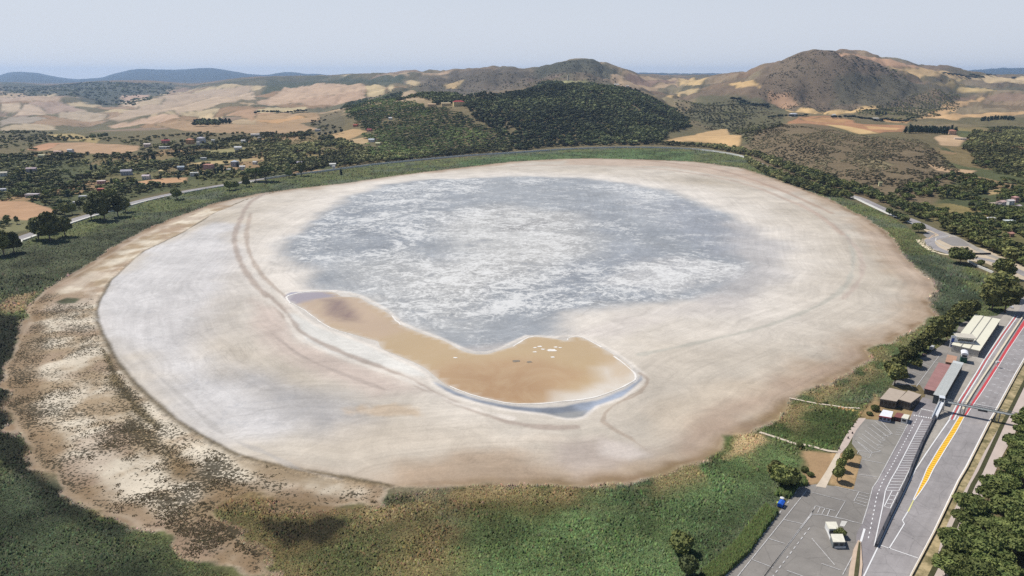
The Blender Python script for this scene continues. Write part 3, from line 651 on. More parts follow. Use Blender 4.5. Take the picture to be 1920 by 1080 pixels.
c = q.mix(bare, c, q.scale(c, q.math('MULTIPLY', q.mr(q.noise(P, .05, 9, .78, 1.0), .3, .7, .84, 1.10), q.mr(q.noise(P, .7, 4, .75), .3, .7, .92, 1.06))))
# salt wisps on clay
wv = q.n('ShaderNodeMapping', {'Vector': P, 'Scale': (.016, .018, 1), 'Rotation': (0, 0, .12)}).outputs[0]
w1 = q.noise(wv, 1.0, 9, .68, 1.6); w2 = q.noise(P, .055, 8, .72, 2.2)
ww = q.math('ADD', q.math('MULTIPLY', w1, .5), q.math('MULTIPLY', w2, .5))
cell = q.n('ShaderNodeTexVoronoi', {'Vector': q.n('ShaderNodeVectorMath', {0: P, 1: q.n('ShaderNodeVectorMath', {0: q.noise(P, .07, 5, .7, out='Color'), 1: (26, 26, 0)}, operation='MULTIPLY').outputs[0]}, operation='ADD').outputs[0], 'Scale': .13}, feature='DISTANCE_TO_EDGE').outputs[0]
veins = q.mr(cell, 0, .16, .35, 0, True)
ww = q.math('ADD', ww, q.math('SUBTRACT', q.math('MULTIPLY', q.noise(P, .30, 5, .75, 1.0), .22), .11))
ww = q.math('ADD', ww, q.math('MULTIPLY', veins, .15))
salt = q.mr(ww, q.mr(cru, .3, 1, .57, .455), q.mr(cru, .3, 1, .68, .585), 0, 1, True); dark = q.mr(ww, .50, .36, 0, .55, True)
c = q.mix(q.math('MULTIPLY', cru, q.math('MULTIPLY', salt, .85)), c, tuple(alb(232,230,224)))
c = q.mix(q.math('MULTIPLY', cru, dark), c, tuple(alb(126,133,142)))
fine = q.noise(P, .35, 5, .7, .8)
c = q.mix(cru, c, q.scale(c, q.mr(fine, .35, .7, .88, 1.12)))
# plant cover: stems and clumps
vf = q.noise(P, .42, 5, .7); vm = q.noise(P, .07, 5, .65)
vv = q.math('MULTIPLY', q.mr(vf, .3, .7, .55, 1.5), q.mr(vm, .3, .7, .72, 1.28))
c = q.mix(veg, c, q.scale(c, vv))
# dark herbs and shrubs as dots
d1 = q.noise(P, .62, 4, .65, .3); d2 = q.noise(P, .03, 4, .6)
dd = q.math('ADD', q.math('MULTIPLY', d1, .6), q.math('MULTIPLY', d2, .4))
th = q.mr(spk, 0, 1, .76, .42)
dot = q.math('MULTIPLY', q.mr(q.math('SUBTRACT', dd, th), 0, .035, 0, 1, True), q.mr(spk, .0, .06, 0, .88))
c = q.mix(dot, c, tuple(alb(64,58,42)))
q.set(Base_Color=c, Roughness=.95, Specular_IOR_Level=.12)
hgt = q.math('ADD', q.math('MULTIPLY', vf, q.math('MULTIPLY', veg, 2.2)), q.math('MULTIPLY', q.noise(P, .2, 6, .7), .35))
q.bump(hgt, .55, 1.0)
me.materials.append(q.m)
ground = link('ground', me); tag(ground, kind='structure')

def ground_tint(x, y):
    """colour of the sheet at a point, for plants growing on it"""
    i = np.clip(((x/(y*CT+CAM_H*ST))-GU[0])/(GU[1]-GU[0]), 0, NU-1).astype(int)
    j = np.clip(np.searchsorted(GY, y), 0, NY-1)
    k = i*NY+j
    return C[k], VEG[k], SPK[k]

# ------------------------------------------------------------------ the last water
q = NT('silty_water'); P = q.pos()
tn = q.attr('tint'); c = q.scale(tn, q.mr(q.noise(P, .015, 4, .5), .3, .7, .95, 1.05))
c = q.mix(q.mr(q.noise(P, .03, 6, .7, 1.5), .45, .65, 0, .35), c, tuple(alb(206,180,140))); q.set(Base_Color=c, Roughness=.15, Specular_IOR_Level=.4)
q.bump(q.noise(P, .5, 3, .6), .03, .1)
PW = np.array(POND_W); x0, y0 = PW.min(0); x1, y1 = PW.max(0)
def band_mesh(line, name, z, m):
    """fills an outline with a fine grid clipped to it so depth tints can vary"""
    st = 1.5; gx = np.arange(x0, x1+st, st); gy = np.arange(y0, y1+st*1.5, st*1.5)
    A, B = np.meshgrid(gx, gy, indexing='ij'); ins = inside(A.ravel(), B.ravel(), np.asarray(line)).reshape(A.shape)
    return A, B, ins
import bmesh
from mathutils.geometry import tessellate_polygon
bm = bmesh.new()
vs = [bm.verts.new((x, y, .06)) for x, y in POND_W]
for t3 in tessellate_polygon([[Vector((x, y, 0)) for x, y in POND_W]]):
    try: bm.faces.new([vs[i] for i in t3])
    except ValueError: pass
for ax, (lo, hi, st) in enumerate([(x0, x1, 7.0), (y0, y1, 9.0)]):
    k = lo+st
    while k < hi:
        co = [0, 0, 0]; no = [0, 0, 0]; co[ax] = k; no[ax] = 1
        bmesh.ops.bisect_plane(bm, geom=bm.verts[:]+bm.edges[:]+bm.faces[:], plane_co=co, plane_no=no); k += st
bm.normal_update()
for f in bm.faces:
    if f.normal.z < 0: f.normal_flip()
me = bpy.data.meshes.new('shallow_water'); bm.to_mesh(me); bm.free()
co = np.zeros(len(me.vertices)*3, np.float32); me.vertices.foreach_get('co', co); co = co.reshape(-1, 3).astype(float)
px_, py_ = co[:, 0], co[:, 1]
wc = np.tile(alb(198,170,126), (len(co), 1))
def wz(Pp, rgb, soft, a=1.0, warp=0):
    global wc
    d = sdist(px_, py_, WL(Pp))+(fbm(px_/20, py_/20, 4, 3)-.5)*2*warp; m = (sstep(-soft, soft, d)*a)[:, None]; wc = wc*(1-m)+alb(*rgb)*m
wz([(560,545),(680,560),(760,620),(700,640),(560,590)], (204,176,144), 8, .8)
wz([(840,680),(1000,670),(1100,700),(1040,760),(860,760),(800,700)], (188,152,110), 10, .8)
wz([(880,700),(1000,700),(1020,760),(900,760)], (180,142,100), 8, .6)
wz([(1120,690),(1200,670),(1210,730),(1080,770),(1030,765),(1040,735),(1090,735),(1130,715)], (226,216,200), 7, 1.0)
wz([(1130,655),(1210,690),(1150,720),(1135,680)], (212,186,150), 8, .7)
wz([(608,562),(640,560),(664,582),(672,604),(640,602),(612,588)], (140,112,96), 6, .85)
wz([(530,545),(600,545),(630,556),(580,562),(560,572),(535,566)], (170,158,160), 3, .9, 2)
ed = sdist(px_, py_, POND_W); m = (sstep(2.2, 0, ed)*.55)[:, None]; wc = wc*(1-m)+alb(226,216,200)*m
vcol(me, 'tint', wc); me.materials.append(q.m)
water = link('shallow_water', me); tag(water, kind='structure')
# salt crust lips where the water has drawn back (raised a hand's breadth)
def crust(line, w, name):
    L_ = dens(smooth_line(WL(line), 3), 1.6); A_ = []; B_ = []
    for i_, (x_, y_) in enumerate(L_):
        k_ = w*(.25+1.5*float(fbm(np.array([x_/7]), np.array([y_/7]), 3, 8)[0])**1.2); o_ = (float(fbm(np.array([x_/5]), np.array([y_/5]), 2, 18)[0])-.5)*1.6*w; A_.append(o_-k_); B_.append(o_+k_)
    Pa = [offs(L_, A_[i])[i] for i in range(len(L_))] if len(L_) < 400 else offs(L_, -w); Pb = [offs(L_, B_[i])[i] for i in range(len(L_))] if len(L_) < 400 else offs(L_, w); n_ = len(L_)
    V = [(x, y, .12) for x, y in Pa]+[(x, y, .12) for x, y in Pb]; Fc = [(i, i+1, n_+i+1, n_+i) for i in range(n_-1)]
    m_ = mat('salt_crust', (238,232,222), .9, .1, .4)
    me = bpy.data.meshes.new(name); me.from_pydata(V, [], Fc); me.materials.append(m_); me.update()
    tag(link(name, me), kind='structure')
crust([(842,724),(880,739),(920,749),(962,757),(1010,757),(1062,752),(1110,746),(1150,733),(1180,719),(1192,709),(1188,698),(1170,682),(1150,668)], .5, 'salt_rim')
crust([(545,569),(537,557),(560,549),(600,545),(632,547)], .8, 'salt_rim')
crust([(962,650),(985,635),(1000,631)], .55, 'salt_rim')
crust([(1064,638),(1068,633),(1085,631),(1104,638),(1128,651)], .5, 'salt_rim')
crust([(545,568),(572,582),(597,601),(622,616),(662,628)], .45, 'salt_rim')
crust([(735,592),(742,600),(752,609)], .8, 'salt_rim')
for k, (x, y, r) in enumerate([(1034,657,2.1),(1012,650,1.0),(1003,652,.8),(1018,655,.8),(1042,651,.8),(1036,670,.9),(1003,660,.8),(1050,652,.7),(854,671,.8),(968,677,1.8),(992,679,1.2)]):
    cx, cy = W(x, y); n = 14; rr = [r*(.7+.5*random.random()) for _ in range(n)]
    P = [(cx+1.8*rr[i]*cos(2*math.pi*i/n), cy+rr[i]*sin(2*math.pi*i/n)*1.2) for i in range(n)]
    MB().prism(P, .04, .16).build('salt_islet', mat('salt_crust', (238,232,222), .9, .1, .4) if k < 9 else mat('mud', (140,128,112), .9))
for o in bpy.data.objects:
    if o.name.startswith('salt_islet'): o['kind'] = 'structure'
# ------------------------------------------------------------------ circuit, paddock and roads
def asphalt(name, rgb, streak=None, var=.1):
    q = NT(name); P = q.pos(); c = tuple(alb(*rgb))
    f = q.math('MULTIPLY', q.mr(q.noise(P, .09, 5, .65), .3, .7, 1-var, 1+var), q.mr(q.noise(P, 1.4, 4, .7), .3, .7, .93, 1.06))
    if streak is not None:
        mp = q.n('ShaderNodeMapping', {'Vector': P, 'Rotation': (0, 0, streak)}).outputs[0]; mp = q.n('ShaderNodeMapping', {'Vector': mp, 'Scale': (.5, .01, 1)}).outputs[0]
        f = q.math('MULTIPLY', f, q.mr(q.noise(mp, 1, 5, .7), .3, .7, .9, 1.08))
    w = q.noise(P, .035, 6, .75, 1.0)
    cr = q.n('ShaderNodeTexVoronoi', {'Vector': q.n('ShaderNodeVectorMath', {0: P, 1: q.noise(P, .3, 4, .7, out='Color')}, operation='ADD').outputs[0], 'Scale': .09}, feature='DISTANCE_TO_EDGE').outputs[0]
    f = q.math('MULTIPLY', f, q.mr(cr, 0, .022, .82, 1)); f = q.math('MULTIPLY', f, q.mr(q.noise(P, .022, 5, .7, .5), .38, .62, .86, 1.10))
    st = q.noise(P, .33, 3, .6); f = q.math('MULTIPLY', f, q.mr(st, .68, .76, 1, .72))
    c = q.mix(q.mr(w, .56, .7, 0, .35, True), q.scale(c, f), tuple(alb(196,186,176)*.8))
    q.set(Base_Color=c, Roughness=.85, Specular_IOR_Level=.3); return q.m
TDIR = math.atan2(*(np.array(W(1903,591))-np.array(W(1676,962))))   # heading of the pit straight from +Y
M_pad = asphalt('old_asphalt', (142,136,128)); M_road = asphalt('road_asphalt', (150,143,142), TDIR)
M_track = asphalt('track_asphalt', (159,153,150), TDIR); M_apron = asphalt('apron_asphalt', (172,164,152), TDIR)
M_conc = mat('pale_concrete', (212,208,198), .85, .1, .3); M_path = mat('gravel_path', (212,196,174), .95, .12, .25)
q = NT('road_paint'); P = q.pos(); w = q.noise(P, 1.2, 5, .8)
q.set(Base_Color=q.mix(q.mr(w, .55, .75, 0, .45), tuple(alb(238,236,232)), tuple(alb(190,186,182))), Roughness=.7); M_paint = q.m
q = NT('worn_paint'); P = q.pos(); w = q.noise(P, .9, 6, .85)
q.set(Base_Color=q.mix(q.mr(w, .42, .62, 0, .9), tuple(alb(214,211,206)), tuple(alb(162,157,152))), Roughness=.8); M_worn = q.m
M_red = mat('red_paint', (206,76,78), .6, .12, .4); M_yel = mat('yellow_paint', (252,206,62), .6, .08, .5); M_or = mat('orange_paint', (222,146,44), .6, .1, .5)
M_py = mat('pale_yellow_paint', (232,226,150), .7, .1, .5)
PAD = [(1250,1200),(1345,1090),(1372,1066),(1403,1037),(1440,985),(1480,935),(1495,912),(1530,908),(1560,911),(1600,918),(1616,857),(1597,832),(1600,812),(1622,786),(1650,790),(1700,792),(1726,766),(1736,738),(1725,722),(1690,722),(1672,722),(1684,700),(1706,682),(1738,664),(1762,650),(1790,628),(1800,606),(1838,594),(1870,592),(1893,575),(1925,540),(2100,400),(2300,420),(2000,620),(1846,675),(1780,787),(1707,900),(1648,1023),(1560,1200)]
sheet('paddock_pavement', WL(PAD), .05, M_pad)
sheet('kiosk_forecourt', WL([(1597,832),(1622,786),(1700,792),(1680,880),(1640,900),(1616,857)]), .09, asphalt('forecourt_asphalt', (150,144,134)))
sheet('paddock_road', WL([(1730,745),(1754,752),(1768,756),(1752,787),(1706,880),(1696,900),(1688,922),(1641,1027),(1636,1100),(1600,1100),(1606,1000),(1616,983),(1627,950),(1636,915),(1646,900),(1657,880),(1700,800),(1712,770)]), .10, M_road)
LE = [(1540,1240),(1620,1080),(1648,1022),(1677,962),(1707,900),(1717,880),(1745,838),(1768,800),(1780,780),(1795,757),(1810,734),(1846,675),(1903,591),(1925,558),(1990,470),(2060,390)]
RE = [(1640,1240),(1706,1078),(1748,1000),(1797,900),(1811,877),(1855,790),(1871,763),(1905,700),(1925,664),(2010,540),(2110,430)]
sheet('race_track', WL(LE+RE[::-1]), .13, M_track)
sheet('pit_lane_apron', WL([(1768,757),(1790,700),(1806,680),(1830,664),(1876,598),(1893,578),(1925,545),(1925,560),(1903,592),(1846,676),(1810,735),(1795,758),(1780,782),(1748,836),(1720,880),(1712,880),(1740,820),(1760,782)]), .16, M_apron)
mk = MB()
def line(pts, w=.22, m=M_paint, z=.2, name='road_marking'):
    L = dens(WL(pts), 40); V, Fc = ribbon_vf(L, -w, w, z)
    mb = MB().add(V, Fc); o = mb.build(name, m); o['kind'] = 'structure'; return o
def lines(list_, w=.16, m=M_paint, z=.2, name='road_marking'):
    mb = MB()
    for pts in list_:
        V, Fc = ribbon_vf(WL(pts), -w, w, z); mb.add(V, Fc)
    o = mb.build(name, m); o['kind'] = 'structure'; return o
def lerp(a, b, t): return (a[0]+(b[0]-a[0])*t, a[1]+(b[1]-a[1])*t)
line([(1540,1240),(1620,1080),(1648,1022),(1677,962),(1707,900),(1717,880),(1745,838),(1780,787)], .24)
line([(1640,1240),(1708,1078),(1749,1000),(1796,901),(1810,877),(1854,790),(1870,763),(1904,700),(1925,664)], .26)
line([(1648,1022),(1721,1047)], .2); line([(1702,960),(1692,976),(1695.5,983),(1667,1029)], .2)
line([(1824,757),(1868,765)], .16); line([(1822,670),(1912,684)], .16)
# double pit-lane line, red between white
A0, A1 = [(1784,787),(1802,751),(1834,700),(1848,676),(1880,628),(1906,592)], None
for d, m in ((-1.0, M_paint), (0, M_red), (1.0, M_paint)):
    L = offs(dens(WL(A0), 20), d); V, Fc = ribbon_vf(L, -.3, .3, .2); o = MB().add(V, Fc).build('road_marking', m); o['kind'] = 'structure'
line([(1717,880),(1735,852),(1782,786)], .2, M_paint, .21)
# red run-off strip with its white edge
RS_L = [(1807,780),(1824,752),(1836.5,733),(1864,690),(1885,655),(1920,600),(1963,536)]; RS_R = [(1811,781),(1830,752),(1843,733),(1869,692),(1891,656),(1930,598),(1975,535)]
sheet('red_runoff_strip', WL(RS_L+RS_R[::-1]), .17, M_red)
line([(1811,781),(1830,752),(1843,733),(1869,692),(1891,656),(1930,598)], .18, M_paint, .21)
# yellow hatched tongue with orange bars
YL = [(1798,781.5),(1782,808),(1760,842),(1738,879),(1729,901),(1720,921),(1712,938)]; YR = [(1808,782),(1794,808),(1773,842),(1750,880),(1740,901),(1727,921),(1713.5,939)]
def at(Ln, t):
    L_ = [math.dist(W(*a), W(*b)) for a, b in zip(Ln[:-1], Ln[1:])]; d = t*sum(L_)
    for i, l in enumerate(L_):
        if d <= l or i == len(L_)-1: return lerp(Ln[i], Ln[i+1], d/l)
        d -= l
sheet('hatched_marking', WL(YL+YR[::-1]), .17, M_yel)
mb = MB(); n = 46
for i in range(n):
    t0, t1 = (i+.12)/n, min((i+.40)/n, 1)
    P = WL([at(YL, t0), at(YR, t0), at(YR, t1), at(YL, t1)]); mb.add([(x, y, .21) for x, y in P], [(0, 1, 2, 3)])
mb.build('hatched_marking', M_or)['kind'] = 'structure'
line(YL, .2, M_paint, .23); line(YR, .2, M_paint, .23)
sheet('hatched_marking', WL([(1712,938),(1713.5,939),(1704,960),(1701,960)]), .19, M_py)
# starting grid boxes
g = []
for i in range(15):
    t = i/15; a = at([(1838,768),(1872,705),(1925,622)], t); b = at([(1868,738),(1905,672),(1950,600)], t)
    for c_ in (a, b): g.append([(c_[0]-3.5, c_[1]-1.2), (c_[0]+3.5, c_[1]+.3)])
lines(g, .22, M_paint, .2)
# paddock road edges and dashes
line([(1708,785),(1657,880),(1646.5,900),(1636,915),(1627,950),(1616.5,983),(1600,979),(1583,974),(1537,965),(1522,965),(1502,990),(1430,1085)], .2, M_worn)
line([(1730,787),(1682,880),(1670,900),(1660,921),(1655,950),(1639,1024)], .2)
line([(1621,992),(1614,1016)], .4)
dl = [(1719,786),(1670,878),(1655,903),(1644,930),(1636,972),(1627,1015)]
lines([[at(dl, i/36), at(dl, (i+.42)/36)] for i in range(36)], .2)
bl = [(1728,792),(1682,880),(1670,900),(1660,920)]; br = [(1751,792),(1706,879),(1696,900),(1685,921)]
lines([[at(bl, i/27), at(br, i/27)] for i in range(28)], .15); line(br, .15)
lines([[(1672.5,921),(1658,950)], [(1658,950),(1669,954)], [(1669,954),(1684,923)], [(1665,937),(1677,939)], [(1661,944),(1673,946)], [(1668,929),(1681,931)]], .17)
for P0, P1 in (((1727,767),(1750,772)), ((1713,779),(1753,786))):
    lines([[lerp(P0, P1, (i+.0)/9), lerp(P0, P1, (i+.55)/9)] for i in range(9)], .7)
lines([[(1727,769),(1722,780)], [(1751,772),(1752,786)]], .15, M_worn)
# worn bays of the upper car park and of the kiosk car park
f_ = []
for i in range(6): f_.append([lerp((1693,714),(1737,672),i/5), lerp((1711,720),(1752,680),i/5)])
f_ += [[(1695,714),(1712,728)], [(1718,725),(1765,662)], [(1754,680),(1771,683)]]
for i in range(7):
    a = lerp((1640,790),(1604,826),i/6); b = lerp((1672,815),(1635,848),i/6); f_.append([a, b])
f_ += [[(1604,826),(1632,850)], [(1632,850),(1652,846)], [(1611,845),(1634,850),(1630,859),(1607,851),(1611,845)], [(1650,788),(1673,814),(1662,818)]]
for i in range(6): f_.append([lerp((1684,793),(1679,815),i/5), lerp((1700,797),(1694,817),i/5)])
for i in range(7): f_.append([lerp((1662,818),(1652,846),i/6), lerp((1655,816),(1640,843),i/6)])
lines(f_, .16, M_worn)
lines([[(1512,921),(1384,1080),(1330,1145)], [(1565,912),(1630,927)], [(1512,921),(1585,940),(1567,970)], [(1530,949),(1565,958)], [(1529,949),(1521,965)], [(1547,953),(1541,964)], [(1556,956),(1551,967)],
       [(1538,951),(1533,962)], [(1610,923),(1601,940)], [(1610,928),(1628,933)], [(1608,933),(1627,938)], [(1605,938),(1625,944)], [(1601,942),(1624,950)], [(1616,862),(1660,870)], [(1610,890),(1645,895)],
       [(1470,975),(1505,983)], [(1440,1010),(1472,1020)], [(1408,1049),(1450,1065)], [(1540,1057),(1577,1070)], [(1522,1010),(1565,1060)], [(1580,1078),(1600,1040)], [(1475,1070),(1530,1090)],
       [(1527,955),(1430,1085)]], .16, M_worn)
dl2 = [(1518,990),(1450,1080),(1420,1120)]; lines([[at(dl2, i/14), at(dl2, (i+.5)/14)] for i in range(14)], .2, M_worn)
dl3 = [(1500,914),(1462,962),(1410,1030)]; lines([[at(dl3, i/12), at(dl3, (i+.4)/12)] for i in range(12)], .2, M_worn)
sheet('concrete_slab', WL([(1578,977),(1589,978),(1583,988),(1574,986)]), .14, M_conc)
sheet('lakeside_strip', WL([(1402,1037),(1392,1036),(1340,1090),(1260,1190),(1285,1190),(1372,1068)]), .09, M_conc)
sheet('gravel_path', WL([(1568,850),(1576,850),(1572,866),(1560,890),(1548,915),(1537,913),(1529,912),(1535,905),(1550,882)]), .08, M_path)
sheet('gravel_path', WL([(1577,850),(1568,851),(1588,812),(1610,784),(1624,784),(1606,806),(1590,835)]), .07, mat('pink_gravel', (198,180,166), .95, .12, .3))
ribbon('footpath', smooth_line(WL([(1424,811),(1440,816),(1470,826),(1495,834),(1510,835),(1530,840),(1552,846),(1570,848)]), 3), -.9, .9, .35, M_path)
ribbon('footpath', smooth_line(WL([(1480,747),(1500,751),(1530,757),(1560,761),(1585,765),(1612,766)]), 3), -.7, .7, .35, M_path)
# verge, dark strip and service road on the far side of the straight
VL = [(1640,1240),(1709,1078),(1751,1000),(1798,901),(1813,877),(1857,790),(1873,763),(1907,700),(1930,660)]
q = NT('dry_verge'); P = q.pos(); w = q.noise(P, .15, 6, .7)
q.set(Base_Color=q.mix(q.mr(w, .4, .6, 0, 1), tuple(alb(190,170,128)), tuple(alb(112,104,66))), Roughness=.95); M_verge = q.m
ribbon('dry_verge', dens(WL(VL), 20), -9.5, -.5, .12, M_verge)
ribbon('dark_verge_strip', dens(WL(VL), 20), -6.4, -4.6, .2, mat('verge_dark_olive', (72,72,44), .95, .3, .4))  # flat dark olive strip laid along the verge
SR = [(1700,1240),(1752,1110),(1772,1060),(1782,1010),(1807,955),(1837,898),(1860,850),(1898,785),(1925,740),(2000,620)]
ribbon('service_road', dens(WL(SR), 20), -4.2, 3.0, .14, mat('service_gravel', (200,184,172), .95, .1, .15))
# the circuit round the lake, left and far side
TR = [(-200,520),(-60,478),(20,452),(60,438),(100,424),(150,408),(200,394),(245,381),(290,370),(350,358),(420,346.5),(470,339),(530,330),(600,321.5),(700,308.5),(800,298.5),(860,293),(920,289),(960,286.5),(1040,281),(1100,278),(1170,276.5),(1250,277.5),(1320,281.5),(1380,290),(1405,297),(1440,314),(1500,338),(1560,358),(1608,370),(1640,384),(1680,402),(1705,411),(1735,424)]
TRW = smooth_line(WL(TR), 3)
ribbon('race_track', TRW, -7, 6, .10, M_track)
M_wall2 = mat('white_lime_verge', (228,224,212), .9, .08, .2)
M_wall = mat('white_wall', (226,224,216), .8, .08, .2)
def wall(name, pts, th, h, m, label, cat, group=None, z=0.0):
    L = dens(pts, 30); A = offs(L, -th/2); B = offs(L, th/2); n = len(L)
    V = [(x, y, z) for x, y in A]+[(x, y, z) for x, y in B]+[(x, y, z+h) for x, y in A]+[(x, y, z+h) for x, y in B]
    Fc = []
    for i in range(n-1): Fc += [(i+n, i+n+1, i+3*n+1, i+3*n), (i, i+2*n, i+2*n+1, i+1), (i+2*n, i+3*n, i+3*n+1, i+2*n+1)]
    Fc += [(0, n, 3*n, 2*n), (n-1, 3*n-1, 4*n-1, 2*n-1)]
    o = MB().add(V, Fc).build(name, m); tag(o, label, cat, group); return o
ribbon('white_verge', TRW[:34], -14.5, -7.2, .12, M_wall2)
ribbon('white_verge', TRW[75:], -11.0, -7.2, .12, M_conc)
wall('barrier_wall', offs(TRW, -15)[6:33], .6, 1.5, M_wall, 'long white barrier wall between the left lakeside reeds and the track', 'wall')
wall('barrier_wall', offs(TRW, -9.5)[34:78], .8, 3.4, M_wall, 'thin white barrier wall curving along the far end of the lake', 'wall')
wall('barrier_wall', offs(TRW, -9)[81:94], .7, 1.8, M_wall, 'white barrier wall half hidden by trees on the right shore', 'wall')
# chicane on the right shore
CH = smooth_line(WL([(1705,411),(1740,426),(1760,436),(1770,442),(1760,446),(1745,450),(1744,456),(1754,465),(1775,473),(1800,480),(1830,484),(1860,489),(1890,500),(1925,516),(1980,545)]), 4)
sheet('run_off_area', WL([(1727,428),(1760,436),(1775,441),(1800,446),(1822,461),(1850,468),(1880,482),(1925,502),(1925,530),(1890,512),(1850,494),(1815,488),(1790,479),(1748,468),(1722,452),(1735,447),(1752,443)]), .06, mat('runoff_sand', (200,182,156), .95, .12, .06))
ribbon('race_track', CH, -5, 5, .14, M_track)
ribbon('race_track', smooth_line(WL([(1740,428),(1780,440),(1812,456),(1840,472),(1870,484),(1895,493)]), 3), -4, 4, .11, M_apron)
sheet('run_off_area', WL([(1762,450),(1782,444),(1800,446),(1818,460),(1812,462),(1785,461)]), .12, mat('runoff_tar', (148,142,136), .9, .1, .1))
sheet('run_off_area', WL([(1731,440),(1741,433),(1754,439),(1752,443),(1738,446)]), .12, mat('runoff_tar', (148,142,136), .9, .1, .1))
ribbon('sandy_verge', smooth_line(WL([(1720,449),(1728,458),(1744,469),(1762,475),(1779,478)]), 3), -2.2, 2.2, .13, mat('pale_sand', (232,214,180), .95, .1, .2))
line([(1729,448),(1742,448),(1748,442),(1756,439)], .5, mat('kerb_sand', (214,180,150), .9, .1, .3)); line([(1755,446),(1754,452),(1764,459),(1790,471)], .45, M_conc); line([(1755,446),(1768,444),(1782,441)], .45, M_conc)
wall('barrier_wall', WL([(1815,491),(1832,500),(1846,506),(1862,513)]), 1.2, 2.0, M_conc, 'pale concrete barrier below the chicane between two dark trees', 'wall')
wall('barrier_wall', WL([(1822,477),(1840,477.5),(1857,477)]), 1.0, 1.8, mat('dark_tyres', (52,52,58), .9, .2, 1), 'short dark tyre barrier standing on the sandy chicane run-off', 'barrier')
wall('barrier_wall', WL([(1890,528),(1908,542),(1930,562)]), 1.0, 1.4, M_conc, 'pale low barrier past the last dark tree at the right edge', 'wall')

# walls and fences of the pit straight
M_dark = mat('dark_steel', (84,84,88), .6, .15, .8, .3); M_grey = mat('grey_steel', (150,156,158), .5, .1, .8, .4); M_white = mat('white_plaster', (228,226,220), .8, .06, .4)
pw = WL([(1766,757),(1752,786),(1729,832),(1709,880),(1702,900),(1690,926),(1667,972),(1642,1026)])
def guard(name, pts, label, cat, h=1.3, th=.9, m=None, post=None, posts=True, step=8, wm=None):
    r = empty(name, (pts[0][0], pts[0][1], 0)); tag(r, label, cat); sh = lambda x, y: (x-pts[0][0], y-pts[0][1])
    loc = [sh(*p) for p in pts]; o = wall('panel', loc, th, h, m, None, None); o.parent = r
    if posts:
        for x, y in dens(loc, step): MB().box(x-.12, x+.12, y-.12, y+.12, h, h+1.6).build('post', post or M_grey, r)
    return r
guard('pit_fence', pw, 'long dark pit wall with catch fence posts beside the parking bays', 'fence', 1.5, 1.1, M_dark, M_dark)
guard('pit_wall', WL([(1808,764),(1822,741),(1846,704),(1872,665),(1896,628),(1915,599),(1940,562)]), 'cream low pit wall running along the red strip', 'wall', 1.1, .8, mat('cream_concrete', (224,212,186), .85, .1, .5), posts=False)
ribbon('pit_wall_base', dens(WL([(1806,768),(1820,745),(1844,708),(1870,668),(1894,631),(1912,604)]), 20), -.9, .9, .19, mat('cream_concrete', (224,212,186)))
guard('track_wall', WL([(1640,1244),(1709,1080),(1751,1001),(1798,903),(1813,878),(1857,791),(1873,764),(1907,701),(1930,661)]), 'long cream concrete wall between the track and the dry verge', 'wall', 1.0, .5, mat('stained_wall', (214,198,172), .85, .15, .3), posts=False)
# ------------------------------------------------------------------ buildings beside the track
def frame(A, B, h=0.0):
    """local frame: origin A, x axis towards B"""
    a = np.array(W(*A, h)); b = np.array(W(*B, h)); d = b-a; return a, math.atan2(d[1], d[0]), float(np.hypot(*d))
M_glass = mat('dark_glass', (46,54,62), .15, .1, 1, 0, spec=.6); M_roofw = mat('cream_sheet_roof', (238,232,208), .55, .05, .5)
M_shade = mat('dark_opening', (60,60,62), .8, .1)
def block(name, A, B, dep, h, label, cat, wallm, roofm, group=None, bays=0, eave=.4, strips=0, roofname='roof', rail=False):
    """flat roofed building; A,B = front eave corners, depth to the left of A->B"""
    a, rz, Ln = frame(A, B, h); r = empty(name, (a[0], a[1], 0), rz); tag(r, label, cat, group)
    MB().box(0, Ln, 0, dep, 0, h-.3).build('wall', wallm, r)
    MB().box(-eave, Ln+eave, -eave, dep+eave, h-.3, h).build(roofname, roofm, r)
    if strips:
        for i in range(1, strips): MB().box(-eave, Ln+eave, dep*i/strips-.25, dep*i/strips+.25, h, h+.25).build('gutter', mat('gutter_grey', (160,156,146)), r)
    for i in range(bays):
        w = Ln/bays; o = MB().box(i*w+w*.15, i*w+w*.85, -.06, .1, .1, h*.7).build('garage_door', M_shade, r)
    return r
# pit garages with three strip roof
r = block('pit_garages', (1836,657), (1875,598.5), 15.5, 5.2, 'long pit garage block with three cream ribbed roof strips', 'building', mat('wall_beige', (196,190,178)), M_roofw, bays=12, strips=3)
# roofs seen behind the tower: the grandstand row and its red lean-to
r = block('pit_boxes', (1770,744), (1806,680), 5.0, 5.6, 'narrow pit box row with pale grey metal roof above the dark fence', 'building', mat('box_wall', (92,98,98)), mat('zinc_roof', (214,216,210), .45, .06, .4, .1), bays=14, eave=.3)
for i in range(34): MB().box(i*1.75+.5, i*1.75+.68, -.3, 5.3, 5.6, 5.72).build('roof_rib', mat('gutter_grey', (160,156,146)), r) if i*1.75 < 58 else None
r = block('red_roof_shed', (1764,735.5), (1789,686), 8.2, 3.6, 'long low shed with faded red roof behind the pit boxes', 'building', mat('shed_wall', (98,92,92)), mat('faded_red_roof', (164,122,116), .8, .16, .25), eave=.3)
r = block('brick_annex', (1791,681.5), (1794,668), 5.2, 3.2, 'small orange roofed annex between the red shed and the tower', 'building', mat('annex_wall', (160,120,96)), mat('orange_roof', (186,146,120), .8, .12, .4), eave=.2)
